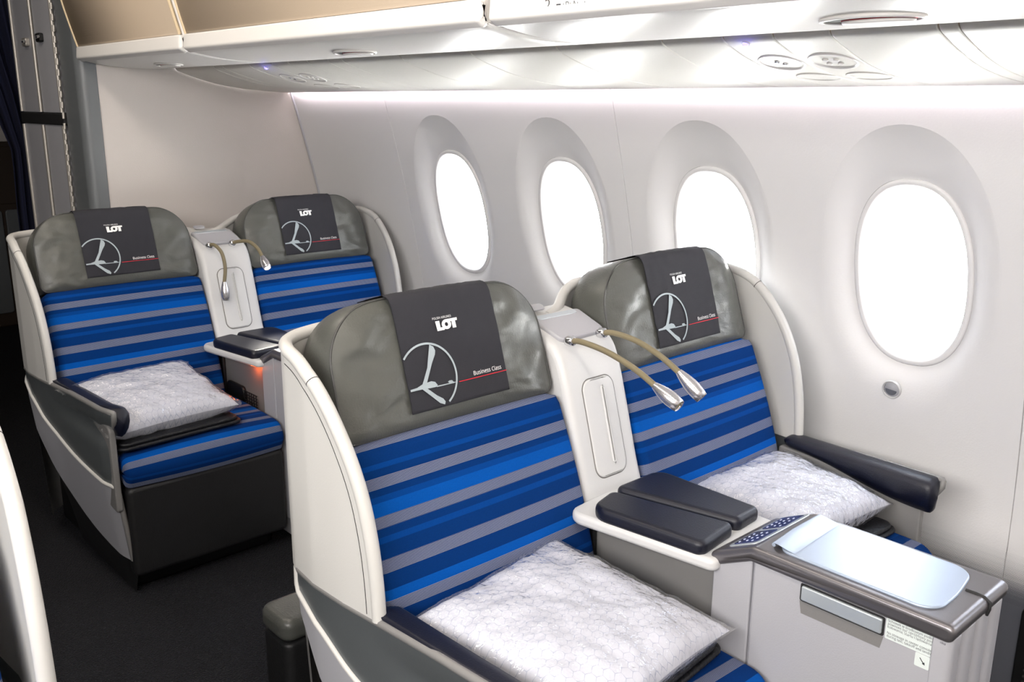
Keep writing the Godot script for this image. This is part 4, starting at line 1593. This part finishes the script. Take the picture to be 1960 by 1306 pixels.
# ------------------------------------------------------------------ build
func _ready():
	# camera
	var cam = Camera3D.new()
	cam.name = "camera"
	add_child(cam)
	var yaw = deg_to_rad(42.42)
	var pit = deg_to_rad(14.43)
	var rol = deg_to_rad(0.3265)
	var fwd = Vector3(sin(yaw) * cos(pit), -sin(pit), -cos(yaw) * cos(pit))
	var right = Vector3(cos(yaw), 0, sin(yaw))
	var up = right.cross(fwd)
	var r2 = right * cos(rol) + up * sin(rol)
	var u2 = up * cos(rol) - right * sin(rol)
	cam.transform = Transform3D(Basis(r2, u2, -fwd), Vector3(0, 1.55, 0))
	cam.fov = rad_to_deg(2.0 * atan(653.0 / 1764.7))
	cam.near = 0.02
	cam.far = 200.0
	cam.current = true
	# bright hazy daylight outside
	var env = Environment.new()
	env.background_mode = Environment.BG_SKY
	var sky = Sky.new()
	var psm = ProceduralSkyMaterial.new()
	psm.sky_top_color = Color(0.86, 0.92, 1.0)
	psm.sky_horizon_color = Color(1.0, 1.0, 1.0)
	psm.ground_horizon_color = Color(0.97, 0.97, 0.96)
	psm.ground_bottom_color = Color(0.92, 0.92, 0.91)
	psm.sky_energy_multiplier = 2.3
	psm.ground_energy_multiplier = 5.4
	sky.sky_material = psm
	env.sky = sky
	env.ambient_light_source = Environment.AMBIENT_SOURCE_DISABLED
	env.tonemap_mode = Environment.TONE_MAPPER_LINEAR
	env.tonemap_exposure = 1.2
	env.sdfgi_enabled = true
	env.ssao_enabled = true
	env.ssil_enabled = true
	var we = WorldEnvironment.new()
	we.name = "world_environment"
	we.environment = env
	add_child(we)
	materials()
	# sidewall wash light in the cove above the windows
	var cove = thing("cove_light", "glowing light strip in the gap above the windows", "light")
	var mb = MB.new()
	mb.slab(rrect(2.172, 1.640, 2.186, 1.652, .003, 2), -3.94, 1.70, .002, front_frame(), 2)
	part("light_strip", mb, M.cove_glow, cove)
	var al = AreaLight3D.new()
	al.name = "cove_wash"
	cove.add_child(al)
	al.area_size = Vector2(5.6, 0.016)
	al.area_normalize_energy = true
	al.light_energy = 2.0
	al.light_color = Color(1.0, .94, .975)
	al.shadow_enabled = true
	al.area_range = 8.0
	var ld = Vector3(0.80, -0.60, 0).normalized()
	al.transform = Transform3D(Basis(Vector3(0, 0, 1), (-ld).cross(Vector3(0, 0, 1)).normalized(), -ld), Vector3(2.189, 1.638, -1.12))
	# unseen angled panel, placed to light the sidewall and seats from the left
	var cl = thing("unseen_light_panel", "large angled light panel behind and left of the camera, out of view, placed to light the sidewall and seats", "light")
	mb = MB.new()
	var tilt = Transform3D(Basis(Vector3(0.45, 0.893, 0), Vector3(-0.893, 0.45, 0), Vector3(0, 0, 1)), Vector3(-1.15, 2.00, -0.05))
	mb.slab(rrect(-0.38, -1.55, 0.38, 1.55, .02, 3), 0.006, 0.026, .004, tilt)
	part("diffuser", mb, M.unseen_panel_glow, cl)
	al = AreaLight3D.new()
	al.name = "unseen_panel_wash"
	cl.add_child(al)
	al.area_size = Vector2(0.74, 3.05)
	al.area_normalize_energy = true
	al.light_energy = 9.5
	al.light_color = Color(1.0, .99, .985)
	al.shadow_enabled = true
	al.area_range = 8.0
	al.transform = Transform3D(Basis(Vector3(0.45, 0.893, 0), Vector3(0, 0, -1), Vector3(-0.893, 0.45, 0)), Vector3(-1.15, 2.00, -0.05))
	# lengthwise strip over the aisle, out of view, placed to light the bin doors
	var c2 = thing("unseen_light_panel", "narrow ceiling light strip along the aisle, out of view, placed to light the bin doors", "light")
	mb = MB.new()
	mb.slab(rrect(0.50, -3.9, 0.80, 1.5, .02, 3), 2.382, 2.399, .004)
	part("diffuser", mb, M.unseen_panel_glow, c2)
	al = AreaLight3D.new()
	al.name = "unseen_aisle_wash"
	c2.add_child(al)
	al.area_size = Vector2(0.28, 5.3)
	al.area_normalize_energy = true
	al.light_energy = 2.8
	al.light_color = Color(1.0, .965, .92)
	al.shadow_enabled = true
	al.area_range = 8.0
	al.transform = Transform3D(Basis(Vector3(1, 0, 0), Vector3(0, 0, -1), Vector3(0, 1, 0)), Vector3(0.65, 2.376, -1.2))
	cabin()
	# seats: front pair, rear pair, one across the aisle, and an unseen one for its shade
	var rowb = Vector3(0.02, 0, -1.95)
	make_seat(1.165, -1.45, -1, "front aisle seat with blue striped backrest, largest in the picture", {"v0": 0.0})
	make_seat(1.945, -1.45, 1, "front window seat with blue striped backrest beside the large window", {"front": -0.055, "v0": 0.96})
	make_seat(1.165 + rowb.x, -1.45 + rowb.z, -1, "rear aisle seat with blue striped backrest by the grey closet", {"v0": 0.08})
	make_seat(1.945 + rowb.x, -1.45 + rowb.z, 1, "rear window seat with blue striped backrest in front of the bulkhead", {"front": -0.055, "v0": 0.10})
	make_seat(-0.025, -1.52, 1, "seat across the aisle, only its white wing seen at lower left", {"v0": 0.0})
	make_seat(-0.005, -3.47, 1, "rear seat across the aisle, out of view past the left edge, placed to shade the rear aisle seat", {"v0": 0.0})
	headrest_cover(Vector3(1.165, 0, -1.45), "charcoal printed cover draped over the front aisle headrest")
	headrest_cover(Vector3(1.945, 0, -1.45), "charcoal printed cover draped over the front window headrest")
	headrest_cover(Vector3(1.165, 0, -1.45) + rowb, "charcoal printed cover draped over the rear aisle headrest")
	headrest_cover(Vector3(1.945, 0, -1.45) + rowb, "charcoal printed cover draped over the rear window headrest")
	var pc = Vector3(1.555, 0, -1.45)
	make_console(pc, "silver-topped console between the two front seats", false)
	make_console(pc + rowb, "silver-topped console between the two rear seats, amber lit below", true)
	make_column(pc, "white divider column between the front headrests")
	make_column(pc + rowb, "white divider column between the rear headrests")
	reading_lamp([Vector3(1.487, 1.022, -1.425), Vector3(1.487, 1.026, -1.39), Vector3(1.482, 1.020, -1.31), Vector3(1.470, 1.003, -1.22), Vector3(1.456, .983, -1.15)], Vector3(1.462, .953, -1.092), "reading lamp of the front aisle seat, its brown gooseneck reaching lowest", false)
	reading_lamp([Vector3(1.600, 1.022, -1.43), Vector3(1.600, 1.028, -1.395), Vector3(1.594, 1.024, -1.32), Vector3(1.580, 1.008, -1.24), Vector3(1.562, .987, -1.17)], Vector3(1.575, .940, -1.118), "reading lamp of the front window seat, its gooseneck in front of its blue backrest", false)
	reading_lamp([Vector3(1.512, 1.018, -3.375), Vector3(1.518, 1.022, -3.345), Vector3(1.530, .995, -3.315), Vector3(1.533, .94, -3.30), Vector3(1.525, .882, -3.30)], Vector3(1.523, .815, -3.295), "unlit reading lamp hanging down in front of the rear white divider", false)
	reading_lamp([Vector3(1.608, 1.018, -3.38), Vector3(1.616, 1.026, -3.35), Vector3(1.635, 1.030, -3.30), Vector3(1.650, 1.008, -3.26), Vector3(1.655, .975, -3.23)], Vector3(1.652, .938, -3.19), "lit reading lamp beside the rear window headrest", true)
	blanket(Vector3(1.20, .497, -1.06), Vector2(.40, .34), 0.1, "folded dark blanket under the pillow on the front aisle seat")
	blanket(Vector3(2.02, .497, -1.10), Vector2(.36, .33), -0.05, "folded dark blanket under the pillow on the front window seat")
	blanket(Vector3(1.11, .497, -2.97), Vector2(.42, .36), 0.05, "folded dark blanket under the pillow on the rear aisle seat")
	pillow(Vector3(1.150, .584, -1.080), Vector2(.43, .44), Vector3(0.10, 0.12, 0.0), "white plastic-wrapped pillow on the front aisle seat", 3)
	pillow(Vector3(2.005, .580, -1.140), Vector2(.39, .35), Vector3(0.10, -0.05, 0.0), "white plastic-wrapped pillow on the front window seat", 14)
	pillow(Vector3(1.095, .590, -2.99), Vector2(.44, .36), Vector3(0.22, 0.10, 0.0), "white plastic-wrapped pillow on the rear aisle seat", 25, 0.12)
	ottoman(Vector3(1.165, 0, -1.75), "grey leather ottoman behind the front aisle seat shell")
	ottoman(Vector3(1.945, 0, -1.75), "grey leather ottoman behind the front window seat shell")
